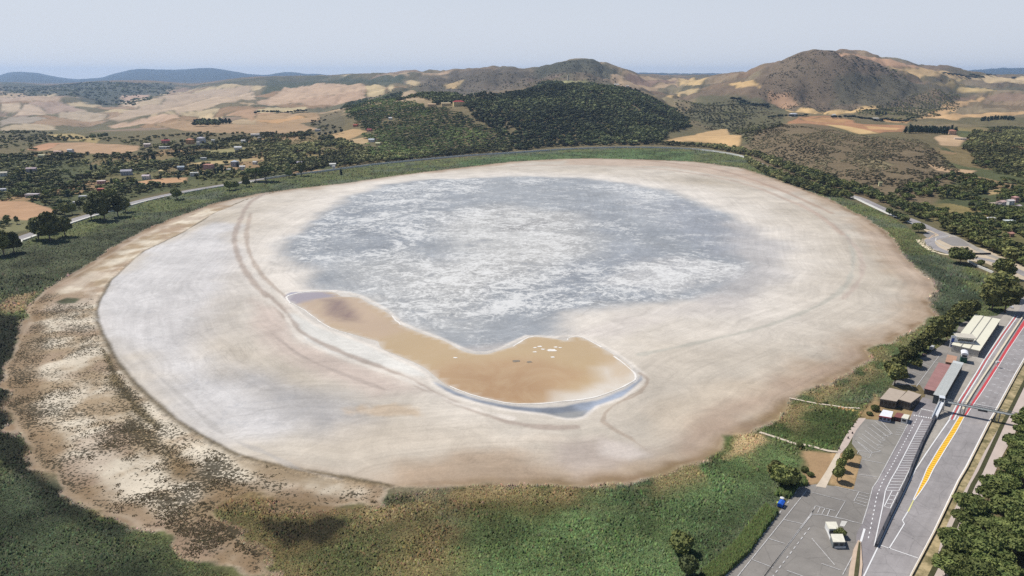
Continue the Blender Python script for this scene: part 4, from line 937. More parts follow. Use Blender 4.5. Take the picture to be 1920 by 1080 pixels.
# control tower
a, rz, Ln = frame((1791,655), (1822,658), 0); T = empty('control_tower', (a[0], a[1], 0), rz); tag(T, 'white three storey control tower with dark window bands beside the garages', 'tower')
MB().box(0, Ln, 0, 7, 0, 9).build('wall', M_white, T)
MB().box(-1, Ln+1.2, -1, 8, 9, 9.4).build('roof', mat('tower_roof', (206,198,182)), T)
for z0 in (3.4, 6.4):
    MB().box(.6, Ln-.5, -.08, .1, z0, z0+1.5).build('window', M_glass, T)
MB().box(-.5, Ln+1.0, -1.0, 0, 5.6, 5.9).build('balcony', M_white, T)
MB().box(-3.8, -.2, -.1, .4, 1.0, 9.6).build('banner', mat('banner_white', (222,224,232)), T)
MB().box(-3.2, -.8, -.16, -.1, 1.8, 4.2).box(-3.3, -1.6, -.16, -.1, 5.0, 8.0).build('banner_mark', mat('banner_blue', (58,82,150)), T)
a, rz, Ln = frame((1800,680), (1812,682), 0); T = empty('race_office', (a[0], a[1], 0), rz); tag(T, 'small green based office with white curved roof below the tower', 'building')
MB().box(0, Ln, 0, 5.0, 0, 4.0).build('base', mat('green_wall', (60,98,82)), T); MB().box(.1, Ln-.1, .1, 4.9, 4.0, 6.0).build('wall', M_white, T)
MB().box(.5, Ln-.5, .0, .12, 4.3, 5.5).build('window', M_glass, T)
mb = MB(); n = 8; ar = [(Ln/2-(Ln/2+.3)*cos(math.pi*i/n), 6.0+1.3*sin(math.pi*i/n)) for i in range(n+1)]
V = [(x, -.3, z) for x, z in ar]+[(x, 6.5, z) for x, z in ar]; mb.add(V, [(i, i+1, n+2+i, n+1+i) for i in range(n)]+[tuple(range(n+1))[::-1], tuple(range(n+1, 2*n+2))]); mb.build('roof', mat('white_sheet', (240,240,240), .5), T)
# grey flat roofed clubhouse: two blocks joined, one thing
def quadblock(root, C4, h, z0, wallm, roofm, wins=0):
    P = [(x-root.location.x, y-root.location.y) for x, y in WL(C4, h)]
    cx = sum(p[0] for p in P)/4; cy = sum(p[1] for p in P)/4; sm = [((x-cx)*.965+cx, (y-cy)*.965+cy) for x, y in P]
    MB().prism(sm, z0, h-.35).build('wall', wallm, root); MB().prism(P, h-.35, h).build('roof', roofm, root)
    for k in range(wins):
        for (p, q_) in ((sm[0], sm[1]), (sm[1], sm[2])):
            u0 = (k+.2)/wins; u1 = (k+.8)/wins; a = lerp(p, q_, u0); b = lerp(p, q_, u1)
            dx, dy = q_[0]-p[0], q_[1]-p[1]; L = math.hypot(dx, dy); nx, ny = dy/L*.06, -dx/L*.06
            if nx*(p[0]-cx)+ny*(p[1]-cy) < 0: nx, ny = -nx, -ny
            zz = h*.35; MB().add([(a[0]+nx, a[1]+ny, zz), (b[0]+nx, b[1]+ny, zz), (b[0]+nx, b[1]+ny, h*.75), (a[0]+nx, a[1]+ny, h*.75)], [(0, 1, 2, 3)]).build('window', M_glass, root)
M_flat = mat('gravel_flat_roof', (184,168,150), .95, .1, .4); M_cw = mat('clubhouse_wall', (108,104,98), .85, .15, .5)
a = W(1650,760); T = empty('clubhouse', (a[0], a[1], 0)); tag(T, 'grey clubhouse of two joined blocks with flat tan gravel roofs', 'building')
quadblock(T, [(1650,747.5),(1681,752.5),(1699,734),(1668,727)], 5.0, 0, M_cw, M_flat, 4)
quadblock(T, [(1685,748.5),(1708,755),(1728,740),(1703,732)], 5.0, 0, M_cw, M_flat, 4)
a = W(1649,788); T = empty('ticket_kiosk', (a[0], a[1], 0)); tag(T, 'kiosk with white roof and red fascia in front of the clubhouse', 'kiosk')
quadblock(T, [(1648,779.5),(1671,783.5),(1675,771.5),(1656,768)], 3.2, 0, mat('blue_white_wall', (150,156,176)), mat('white_sheet', (240,240,240), .5), 3)
P = [(x-T.location.x, y-T.location.y) for x, y in WL([(1647.6,779.8),(1671.3,783.8)], 3.1)]
MB().bar((*P[0], 3.0), (*P[1], 3.0), .25, .6).build('fascia', M_red, T)
a = W(1682,784); T = empty('maroon_hut', (a[0], a[1], 0)); tag(T, 'low maroon hut joining the kiosk to the small white cabin', 'hut')
quadblock(T, [(1676,781),(1690,784),(1696,776),(1682,773)], 2.6, 0, mat('maroon_wall', (96,62,60)), mat('maroon_roof', (136,84,80)), 2)
a = W(1690,790); T = empty('white_cabin', (a[0], a[1], 0)); tag(T, 'small white cabin with cream roof at the roadside by the crossing', 'cabin')
quadblock(T, [(1690,783),(1702,786),(1706,778),(1695,776)], 3.0, 0, M_white, mat('cream_roof', (230,224,204)), 1)
for k, (Q, lb) in enumerate([([(1555,991.5),(1573,991.7),(1568,978),(1547.5,978)], 'upper cream roofed cabin on the car park with a bush at its corner'),
                             ([(1562.5,1016),(1585,1016),(1580,1001),(1557.5,1001)], 'lower cream roofed cabin with grey shutter front on the car park')]):
    a = W(*Q[0]); T = empty('car_park_cabin', (a[0], a[1], 0)); tag(T, lb, 'cabin')
    quadblock(T, Q, 3.0, 0, M_white if k == 0 else mat('grey_front', (128,132,130)), mat('cream_roof', (230,224,204)), 2)
wall('low_white_wall', WL([(1547,989),(1553,1003),(1559,1018),(1565,1028),(1585,1028)]), .35, .9, M_white, 'low white wall round the left side of the two cabins', 'wall')
# planted median
a = W(1603,1050); T = empty('planted_median', (a[0], a[1], 0)); tag(T, 'narrow stone kerbed median with dry weeds at the bottom of the car park', 'median')
P = [(x-a[0], y-a[1]) for x, y in WL([(1609,1014),(1614,1018),(1617,1060),(1612,1110),(1588,1110),(1592,1070),(1600,1032)])]
MB().prism(P, .05, .5).build('kerb', mat('pinkish_stone', (206,182,158), .9, .15, .4), T)
P = [(x-a[0], y-a[1]) for x, y in WL([(1610,1018),(1612.5,1020),(1611,1060),(1605,1110),(1598,1110),(1602,1070),(1607,1035)])]
MB().prism(P, .5, .75).build('weeds', mat('dark_weeds', (86,84,54), .95, .3, .5), T)
# ------------------------------------------------------------------ footbridge over the track
DH = 6.0
p0 = np.array(W(1766,752,DH)); p1 = np.array(W(1950,788,DH)); d = p1-p0; Lg = float(np.hypot(*d)); rz = math.atan2(d[1], d[0])
G = empty('footbridge', (p0[0], p0[1], 0), rz); tag(G, 'grey steel lattice footbridge crossing the pit straight', 'footbridge')
MB().box(0, Lg, -1.1, 1.1, DH-.25, DH).build('deck', mat('deck_grey', (158,162,160)), G)
for s in (-1.15, 1.15):
    mb = MB(); n = int(Lg/2.2)
    mb.bar((0, s, DH+1.3), (Lg, s, DH+1.3), .16); mb.bar((0, s, DH), (Lg, s, DH), .2)
    for i in range(n):
        x0_, x1_ = Lg*i/n, Lg*(i+1)/n; mb.bar((x0_, s, DH), (x0_, s, DH+1.3), .1)
        mb.bar((x0_, s, DH if i % 2 else DH+1.3), (x1_, s, DH+1.3 if i % 2 else DH), .1)
    mb.build('lattice_rail', M_grey, G)
def along(px, py):
    a = np.array(W(px, py)); v = a-p0; return float(v@d/Lg)
for xa in (along(1803,777), along(1868,792), .6):
    mb = MB()
    for s in (-1, 1): mb.bar((xa-.9, s, 0), (xa-.9, s, DH-.2), .25).bar((xa+.9, s, 0), (xa+.9, s, DH-.2), .25)
    mb.bar((xa-.9, -1, .2), (xa+.9, -1, DH-.4), .12).bar((xa-.9, 1, DH-.4), (xa+.9, 1, .2), .12); mb.bar((xa-.9, -1, 3), (xa-.9, 1, 3), .15).bar((xa+.9, -1, 3), (xa+.9, 1, 3), .15)
    mb.build('support_leg', M_grey if xa > 1 else M_white, G)
MB().box(-1.6, 1.2, -1.5, 1.8, DH+2.2, DH+2.5).build('stair_head_roof', mat('pale_steel', (214,218,222)), G)
mb = MB()
for cx, cy in ((-1.4,-1.3),(1.0,-1.3),(-1.4,1.6),(1.0,1.6)): mb.bar((cx, cy, 0), (cx, cy, DH+2.2), .18)
mb.build('stair_head_post', M_white, G)
e = np.array(W(1751,786)); v = e-p0; ex = float(v@d/Lg); ey = float(v@np.array([-d[1], d[0]])/Lg)
mb = MB(); mb.bar((0, -1.2, DH), (ex, ey, .3), 2.6, .25); mb.build('stair_flight', mat('pale_steel', (214,218,222)), G)
mb = MB()
for s in (-1.3, 1.3): mb.bar((s, -1.2, DH+1), (ex+s, ey, 1.3), .12, .9)
mb.build('stair_rail', M_white, G)
MB().box(along(1836,770)-2.2, along(1836,770)+2.2, -1.35, -1.25, DH-1.0, DH-.1).build('signal_panel', M_dark, G)

# ------------------------------------------------------------------ vehicles and small things
def car(name, px, py, rz, rgb, label, kind='car'):
    x, y = W(px, py); r = empty(name, (x, y, .06), rz); tag(r, label, kind)
    m = mat('paint_'+'_'.join(map(str, rgb)), rgb, .35, .03, 1, 0, spec=.5); L, Wd, H = (4.3, 1.75, 1.45) if kind == 'car' else (6.4, 2.1, 2.5)
    prof = [(-L/2,.35),(-L/2,.85),(-L/2+.5,.95),(-L/2+1.1,H),(L/2-1.6,H),(L/2-.9,.98),(L/2-.1,.82),(L/2,.35)] if kind == 'car' else [(-L/2,.4),(-L/2,H),(L/2-1.6,H),(L/2-.9,1.5),(L/2,1.3),(L/2,.4)]
    def ext(pr, w): n = len(pr); return [(a, -w, b) for a, b in pr]+[(a, w, b) for a, b in pr], [tuple(range(n)), tuple(range(n, 2*n))[::-1]]+[(i, n+i, n+(i+1) % n, (i+1) % n) for i in range(n)]
    MB().add(*ext(prof, Wd/2)).build('body', m, r)
    w = [(-L/2+.75,.98),(-L/2+1.15,H-.08),(L/2-1.65,H-.08),(L/2-1.05,.98)] if kind == 'car' else [(L/2-2.4,1.5),(L/2-2.4,H-.25),(L/2-1.6,H-.2),(L/2-1.0,1.55)]
    MB().add(*ext(w, Wd/2+.02)).build('side_windows', M_glass, r)
    for sx_ in (-L/2+.85, L/2-.85):
        for sy_ in (-1, 1):
            n = 12; V = [(sx_+.33*cos(2*math.pi*i/n), sy_*(Wd/2-.2), .33+.33*sin(2*math.pi*i/n)) for i in range(n)]+[(sx_+.33*cos(2*math.pi*i/n), sy_*(Wd/2+.04), .33+.33*sin(2*math.pi*i/n)) for i in range(n)]
            MB().add(V, [tuple(range(n)), tuple(range(n, 2*n))[::-1]]+[(i, n+i, n+(i+1) % n, (i+1) % n) for i in range(n)]).build('wheel', M_shade, r)
    return r
car('parked_van', 1747, 655, .8, (214,214,212), 'pale van parked in tree shade at the top of the car park', 'van')
car('parked_car', 1739, 661, .8, (60,50,56), 'dark car parked beside the pale van in tree shade')
car('parked_car', 1732, 667, .75, (96,72,76), 'maroon grey car parked under the trees below the dark car')
car('parked_car', 1896, 577, 1.2, (206,206,210), 'light car parked at the roadside under the big right hand trees')
# blue tarpaulin covered trailer by the reeds
x, y = W(1464,949); T = empty('covered_trailer', (x, y, .06), .9); T.scale = (.95, .95, .95); tag(T, 'small trailer under a bright blue cover at the reed edge', 'trailer')
MB().box(-1.9, 1.9, -1.1, 1.1, .5, 2.0).build('load', mat('blue_tarp', (38,96,196), .6), T); MB().gable(-2.0, 2.0, -1.2, 1.2, 2.0, 2.5, .1).build('cover', mat('blue_tarp', (38,96,196), .6), T)
for sy_ in (-1, 1): MB().add([(0+.35*cos(t), sy_*1.0, .35+.35*sin(t)) for t in np.linspace(0, 5.7, 10)]+[(0+.35*cos(t), sy_*1.2, .35+.35*sin(t)) for t in np.linspace(0, 5.7, 10)], [tuple(range(10)), tuple(range(10, 20))[::-1]]+[(i, (i+1) % 10, 10+(i+1) % 10, 10+i) for i in range(10)]).build('wheel', M_shade, T)
MB().bar((1.9, 0, .6), (3.2, 0, .5), .12).build('drawbar', M_dark, T)
x, y = W(1466,938); T = empty('field_bin', (x, y, .06)); tag(T, 'white topped round bin standing behind the blue trailer', 'bin')
MB().cyl(0, 0, 0, 1.2, .8, 12, .9).build('drum', M_grey, T); MB().cyl(0, 0, 1.2, 1.45, .95, 12, .5).build('lid', M_white, T)
x, y = W(1458,946); tag(MB().cyl(0, 0, 0, 1.0, .45, 10, .55).cyl(0, 0, 1.0, 1.1, .6, 10).build('yellow_bin', mat('lime_plastic', (196,206,66))), 'small lime yellow bin left of the blue trailer', 'bin').location = (x, y, .05)
M_rock = mat('dark_rubber', (84,72,70))
for k, (px_, py_, lb) in enumerate([(1582,811,'dark bollard highest of the four on the pinkish gravel'),(1598,813,'dark bollard nearest the kiosk car park on the pinkish gravel'),(1590,822,'dark bollard in the middle of the pinkish gravel'),(1573,842,'dark bollard where the footpath meets the gravel path')]):
    x, y = W(px_, py_); o = MB().cyl(0, 0, 0, .9, .38, 10, .3).cyl(0, 0, .9, 1.0, .34, 10, .1).build('bollard', M_rock); o.location = (x, y, .08); tag(o, lb, 'bollard', 'dark bollards on the gravel')
x, y = W(1868,689); T = empty('start_lights_post', (x, y, 0)); tag(T, 'white signal post standing on the pit wall by the cross line', 'post')
MB().cyl(0, 0, 0, 3.2, .25, 10).build('post', M_white, T); MB().box(-.9, .9, -.6, .6, 3.2, 4.4).build('lamp_box', M_white, T)

# ------------------------------------------------------------------ houses
def house(px, py, w, dpt, h, rgbw, rgbr, label, rz=0.0, roof='gable', cat='house', z=None, bury=1.0):
    h *= 1.25; w *= .82 if w < 26 else .9; rz += random.uniform(-.35, .35)
    X_, Y_, Z_ = pick(px, py); r = empty('house' if cat == 'house' else cat.replace(' ', '_'), (X_, Y_, Z_), rz); tag(r, label, cat)
    wm = mat('wall_%d_%d_%d' % rgbw, rgbw, .85, .1, .3); rm_ = mat('roof_%d_%d_%d' % rgbr, rgbr, .85, .15, .5)
    MB().box(-w/2, w/2, -dpt/2, dpt/2, -bury*3, h).build('wall', wm, r)
    if roof == 'gable': MB().gable(-w/2-.5, w/2+.5, -dpt/2-.5, dpt/2+.5, h, h+dpt*.24).build('roof', rm_, r)
    elif roof == 'hip': MB().hip(-w/2-.5, w/2+.5, -dpt/2-.5, dpt/2+.5, h, h+dpt*.24).build('roof', rm_, r)
    else: MB().box(-w/2-.3, w/2+.3, -dpt/2-.3, dpt/2+.3, h, h+.5).build('roof', rm_, r)
    n = max(2, int(w/4))
    for i in range(n):
        for k in range(max(1, int(h/3))):
            xx = -w/2+w*(i+.5)/n; MB().box(xx-.6, xx+.6, -dpt/2-.05, -dpt/2+.1, k*3+.9, k*3+2.3).build('window', M_glass, r)
    return r
Wh, Cr, Pk, Or, Gy = (226,222,214), (222,206,176), (206,160,150), (214,164,116), (172,172,176)
Tl, Rd, Gr = (168,118,92), (150,70,64), (196,192,186)
for a in [
 (191,346,15,9,5,Pk,(218,196,186),'pink house with white trim among left shore gardens',.25,'flat'),
 (192,358,17,6,3,(200,96,80),(206,120,100),'long red terrace building in front of the pink house',.25,'flat'),
 (158,372,16,8,3,Gy,(190,190,186),'low pale shed roof below the pink house',.2,'flat'),
 (143,383,7,6,3,Wh,Wh,'tiny white hut on the garden lane',0,'flat'),
 (238,328,22,12,6,Gy,(176,172,178),'grey gabled house between dark trees on the left',.3,'gable'),
 (275,336,15,9,5,Wh,(206,190,190),'white house under dark pines above the orange plot',-.2,'gable'),
 (302,325,9,8,4,Cr,(224,196,140),'cream cottage with yellow roof left of the orange plot',.0,'hip'),
 (365,330,17,9,5,Wh,(206,206,196),'white two roof villa just above the left track',.2,'flat'),
 (392,318,20,12,8,Pk,(206,150,130),'pink block of flats between cypress rows',.0,'flat'),
 (430,322,9,7,4,Wh,Wh,'small white hut behind the left track trees',.0,'flat'),
 (441,312,16,10,8,Gy,(190,194,198),'grey tall house among dark cypresses',.1,'hip'),
 (455,318,12,8,5,Wh,(216,212,206),'white house half hidden beside the grey tall house',.1,'gable'),
 (479,308,10,8,4,Wh,Gr,'pale roofed cottage left of the big umbrella pines',-.3,'gable'),
 (340,319,15,9,5,(150,160,170),(170,180,186),'bluish grey hall near the orange fields',.1,'gable'),
 (357,270,20,12,9,Or,(196,140,110),'orange villa on the left hillside',.0,'hip'),
 (378,268,22,12,10,(214,210,212),(190,186,190),'large white villa beside the orange one on the hillside',.0,'hip'),
 (372,273,8,8,7,Wh,Wh,'white annex between the orange and the large white villa',.0,'flat'),
 (311,268,24,10,5,(196,140,132),(160,70,74),'long house with deep red roof in dark trees on the hillside',.1,'gable'),
 (309,279,26,8,4,Wh,Wh,'white farm wall building below the red roofed house',.05,'flat'),
 (277,276,18,9,6,(214,190,176),(220,206,196),'pale pink farmhouse at the end of the tan field',.0,'gable'),
 (400,266,9,7,4,Wh,Gr,'white hillside cottage right of the large villa',.0,'gable'),
 (447,281,20,10,5,(220,218,216),(222,220,216),'white roofed farm shed on the middle left slope',.0,'gable'),
 (457,267,14,8,4,Wh,Gr,'white house by the hillside olive grove',.0,'gable'),
 (479,255,26,8,4,Wh,(222,210,200),'long white greenhouse high on the left slope',.05,'gable'),
 (486,261,10,7,4,Wh,Gr,'small white hut below the long greenhouse',0,'flat'),
 (382,299,14,6,3,Wh,Wh,'white flat shed in the green plots',.5,'flat'),
 (133,286,14,9,5,(208,204,200),(196,190,186),'grey cottage at the lower edge of the tan field',.2,'gable'),
 (110,288,22,9,4,(206,178,160),(200,170,150),'brown pink farm building left of the tan field',.1,'gable'),
 (80,295,20,8,4,(206,200,176),(190,186,150),'yellowish farm shed at the far left gardens',.0,'gable'),
 (60,322,20,10,5,(176,166,170),(180,160,160),'mauve grey roofed house at far left',.2,'gable'),
 (8,330,14,9,5,Wh,(206,196,176),'cream cottage at the left edge of view',.1,'gable'),
 (62,370,22,9,4,(206,196,196),(196,186,184),'pale terrace house above the orange plot at far left',.1,'flat'),
 (3,362,16,9,5,(196,196,206),(196,196,200),'lavender white house at the very left edge',.1,'flat'),
 (624,312,15,8,4,Wh,(232,228,216),'white roofed house near the track left of the pine wood',-.1,'gable'),
 (626,316,6,5,4,Wh,Wh,'tiny white gate lodge below the white roofed house',0,'flat'),
 (562,310,12,8,5,(200,190,200),(190,180,190),'lilac grey cottage among dark trees by the track',.3,'gable'),
 (697,266,18,9,5,Wh,(220,226,228),'white house at the left edge of the pine wood',.1,'gable'),
 (709,272,14,8,4,(214,206,150),(220,216,176),'yellow cottage at the left edge of the pine wood',.1,'gable'),
 (667,237,16,9,4,(196,120,90),(170,90,76),'brick red farmhouse below the upper fields',.0,'gable'),
 (693,246,16,9,4,(200,140,130),(160,80,80),'dusky red farmhouse right of the brick red one',.0,'gable'),
 (596,246,18,8,4,(200,196,190),(170,160,150),'grey farm shed by the orange plots',.0,'gable'),
 (860,198,40,18,10,(232,206,150),(168,70,70),'big cream farm with red roof on top of the pine wood',.0,'hip'),
 (836,198,34,12,6,(222,198,150),(206,186,150),'cream farm wing left of the red roofed farm',.0,'gable'),
 (810,199,30,12,5,(222,190,150),(206,176,140),'sand coloured barn farthest left on the pine hill',.0,'gable'),
 (732,224,12,7,4,(230,228,220),(236,234,226),'tiny white hut in the middle of the umbrella pines',.0,'gable'),
 (1065,150,11,10,24,(200,190,170),(190,186,170),'pale tower on the green hilltop','0','flat','tower'),
 (1156,160,34,12,5,Wh,(230,226,216),'white barn on the saddle right of the green hilltop',.0,'gable'),
 (1176,163,24,10,5,(226,196,180),Wh,'pinkish barn right of the white saddle barn',.0,'gable'),
 (1487,218,34,14,7,(226,226,230),(206,206,210),'white villa among trees on the right plateau',.1,'hip'),
 (1563,218,14,9,5,Wh,Wh,'small white house between plateau trees',.0,'gable'),
 (1640,224,34,9,4,(224,214,196),(226,220,204),'long cream barn behind the red fields',.0,'gable'),
 (1783,252,24,14,8,(222,182,152),(196,140,116),'terracotta manor in its clearing on the right slope',.0,'hip'),
 (1800,262,30,7,3,(230,214,196),(232,224,210),'pale terrace wall building below the manor',.0,'flat'),
 (1876,386,14,8,5,(226,206,200),(214,182,170),'pinkish white house in right hand trees',.3,'gable'),
 (1893,384,10,7,5,Wh,(226,216,210),'white house behind the pinkish one on the right',.2,'gable'),
 (1902,379,9,7,6,Pk,(196,150,140),'pink house at the top of the right hand cluster',.2,'hip'),
 (1908,392,8,6,4,Wh,(206,190,186),'small white house lowest of the right hand cluster',.2,'gable'),
 (1856,414,13,6,3,(222,216,212),(226,222,220),'low white shed below the right hand cluster',.1,'flat'),
 (1891,419,14,6,3,(216,228,216),(226,230,222),'pale green roofed shed near the right edge',.0,'flat'),
 (1862,386,12,6,3,(196,178,166),(196,178,160),'tan roofed annex left of the right hand cluster',.0,'flat'),
 (1893,443,8,6,3,(206,160,140),(190,140,120),'brick shed under the big trees at the right edge',.2,'gable'),
 (1650,349,6,5,5,(212,206,160),(206,200,150),'tiny yellowish tower house in the right scrub',.0,'flat')]:
    px, py, w, dp, h, cw, cr_, lb, rz = a[:9]; k = 1.0
    house(px, py, w, dp, h, cw, cr_, lb, float(rz), a[9], a[10] if len(a) > 10 else 'house')
# ------------------------------------------------------------------ vegetation
def cube_sphere(n=2):
    V = []; Fq = []
    for ax in range(3):
        for s in (-1, 1):
            o = len(V)
            for i in range(n+1):
                for j in range(n+1):
                    p = [0, 0, 0]; p[ax] = s; p[(ax+1) % 3] = (2*i/n-1)*s; p[(ax+2) % 3] = 2*j/n-1; V.append(p)
            for i in range(n):
                for j in range(n):
                    a = o+i*(n+1)+j; Fq.append((a, a+n+1, a+n+2, a+1))
    V = np.array(V, float); V /= np.linalg.norm(V, axis=1)[:, None]; return V, np.array(Fq)
CSV, CSF = cube_sphere(2); CSV3, CSF3 = cube_sphere(4)
def leaves(r, cen, size, jit=.35):
    """one leaf clump quad per centre, tilted at random"""
    n = len(cen); a = r.normal(size=(n, 3)); a /= np.linalg.norm(a, axis=1)[:, None]
    b = r.normal(size=(n, 3)); b -= (a*b).sum(1)[:, None]*a; b /= np.linalg.norm(b, axis=1)[:, None]
    s = (size*(1+jit*r.normal(size=n))).clip(size*.4)[:, None]*.5; a = a*s; b = b*s
    V = np.stack([cen-a-b*.6, cen+a*.7-b, cen+a+b*.7, cen-a*.6+b], 1).reshape(-1, 3)
    return V, np.arange(4*n).reshape(n, 4)
def crown(seed, kind, n, size, core=True, fine=False):
    """unit crown: height 1, base at 0; lobes of leaf clumps round a rough core"""
    r = np.random.default_rng(seed); Vs = []; Fs = []; o = 0
    if kind == 'round':  L = [((0, 0, .58), (.40, .40, .34))]+[((.27*cos(t), .27*sin(t), .42+.3*r.random()), (.2+.08*r.random(),)*2+(.17+.06*r.random(),)) for t in r.random(7)*6.28]
    elif kind == 'tall': L = [((0, 0, .6), (.24, .24, .38))]+[((.18*cos(t), .18*sin(t), .3+.55*r.random()), (.15, .15, .14)) for t in r.random(8)*6.28]
    elif kind == 'pine': L = [((0, 0, .78), (.46, .46, .15))]+[((.36*cos(t), .36*sin(t), .7+.14*r.random()), (.19, .19, .1)) for t in r.random(8)*6.28]
    elif kind == 'cypress': L = [((0, 0, .5), (.10, .10, .5)), ((.02, 0, .3), (.12, .12, .25)), ((0, .02, .62), (.09, .09, .25))]
    else: L = [((0, 0, .35), (.5, .5, .38))]+[((.35*cos(t), .35*sin(t), .3+.15*r.random()), (.25, .25, .25)) for t in r.random(6)*6.28]
    vol = np.array([l[1][0]*l[1][0] for l in L]); pick_ = r.choice(len(L), n, p=vol/vol.sum())
    cen = np.array([l[0] for l in L])[pick_]; rad = np.array([l[1] for l in L])[pick_]
    d = r.normal(size=(n, 3)); d /= np.linalg.norm(d, axis=1)[:, None]; d[:, 2] = np.where(d[:, 2] < -.55, -d[:, 2], d[:, 2])
    P = cen+rad*d*(.8+.35*r.random(n))[:, None]
    V, Fq = leaves(r, P, size); Vs.append(V); Fs.append(Fq); o += len(V)
    if core:
        bv, bf = (CSV3, CSF3) if fine else (CSV, CSF)
        for l in (L if fine else L[:4]):
            V = np.array(l[0])+bv*np.array(l[1])*(.82+.22*r.random((len(bv), 1))); Vs.append(V); Fs.append(bf+o); o += len(V)
    return np.concatenate(Vs), np.concatenate(Fs)
def trunk_mb(h, r, seed=0, limbs=5, kind='round'):
    rr = random.Random(seed); mb = MB(); n = 7; lean = (rr.uniform(-.04, .04)*h, rr.uniform(-.04, .04)*h)
    ht = h*(.45 if kind != 'pine' else .72)
    A = [(r*1.3*cos(6.283*i/n), r*1.3*sin(6.283*i/n), -.4) for i in range(n)]; B = [(r*.6*cos(6.283*i/n)+lean[0], r*.6*sin(6.283*i/n)+lean[1], ht) for i in range(n)]
    mb.add(A+B, [(i, (i+1) % n, n+(i+1) % n, n+i) for i in range(n)]+[tuple(range(n, 2*n))])
    for k in range(limbs):
        t = 6.283*k/limbs+rr.random(); z0 = ht*rr.uniform(.6, .95); L_ = h*rr.uniform(.22, .32)
        mb.bar((lean[0]*.8, lean[1]*.8, z0), (cos(t)*L_, sin(t)*L_, z0+L_*.8), r*.5)
    return mb
LEAF = {'round': leafmat('oak_leaves', (84,96,56), (142,144,84), .22), 'tall': leafmat('eucalyptus_leaves', (74,84,52), (140,136,80), .16),
        'pine': leafmat('pine_needles', (76,94,50), (136,140,82), .20), 'cypress': leafmat('cypress_leaves', (40,52,42), (62,76,54), .5), 'bush': leafmat('bush_leaves', (72,80,48), (112,116,68), .4),
        'dark': leafmat('holm_oak_leaves', (66,78,52), (112,118,74), .15)}
M_bark = mat('bark', (112,96,82), .95, .2, .8)
PROTO = {}
def proto(kind, lod, seed):
    k = (kind, lod, seed)
    if k not in PROTO:
        ck = 'round' if kind == 'dark' else kind
        n, sz = {0: (950, .085), 1: (260, .12), 2: (90, .16)}[lod]
        if kind == 'cypress': n, sz = n//2, sz*.6
        V, Fq = crown(100*seed+lod+hash_(kind), ck, n, sz, True, lod == 0); me = npmesh(kind+'_crown', V, Fq); me.materials.append(LEAF[kind])
        tb = trunk_mb(1, .028 if kind != 'cypress' else .02, seed, 5, kind); tm = bpy.data.meshes.new('trunk'); tm.from_pydata(tb.v, [], tb.f); tm.materials.append(M_bark)
        PROTO[k] = (me, tm)
    return PROTO[k]
def hash_(s): return sum(ord(c)*(i+3) for i, c in enumerate(s)) % 97
KN = {'round': 'oak_tree', 'tall': 'eucalyptus_tree', 'pine': 'pine_tree', 'cypress': 'cypress_tree', 'dark': 'holm_oak_tree', 'bush': 'bush'}
def tree(kind, x, y, h, wid, label, group=None, lod=0, seed=None, z=None, name=None, parts=True):
    seed = random.randrange(5) if seed is None else seed; cm, tm = proto(kind, lod, seed); z = float(hz(x, y)) if z is None else z
    rz = random.random()*6.28; nat = {'round': .95, 'tall': .62, 'pine': 1.05, 'cypress': .24, 'dark': .95, 'bush': 1.2}[kind]; sx_ = wid/nat
    if parts:
        r = empty(name or KN[kind], (x, y, z), rz); c_ = link('crown', cm, r); t_ = link('trunk', tm, r); c_.scale = (sx_, sx_, h); t_.scale = (h, h, h)
    else:
        r = link(name or KN[kind], cm); r.location = (x, y, z); r.rotation_euler.z = rz; r.scale = (sx_, sx_, h)
    tag(r, label, 'tree' if kind != 'bush' else 'bush', group); return r
def T_(px, py, kind, wpx, hpx, label, group=None, lod=0, seed=None, **k):
    """tree whose foot is sighted at px,py; width and height as sighted"""
    x, y, z = pick(px, py); zc = y*CT+(CAM_H-z)*ST; s = zc/1280; return tree(kind, x, y, hpx*s*1.05, wpx*s, label, group, lod, seed, z, **k)
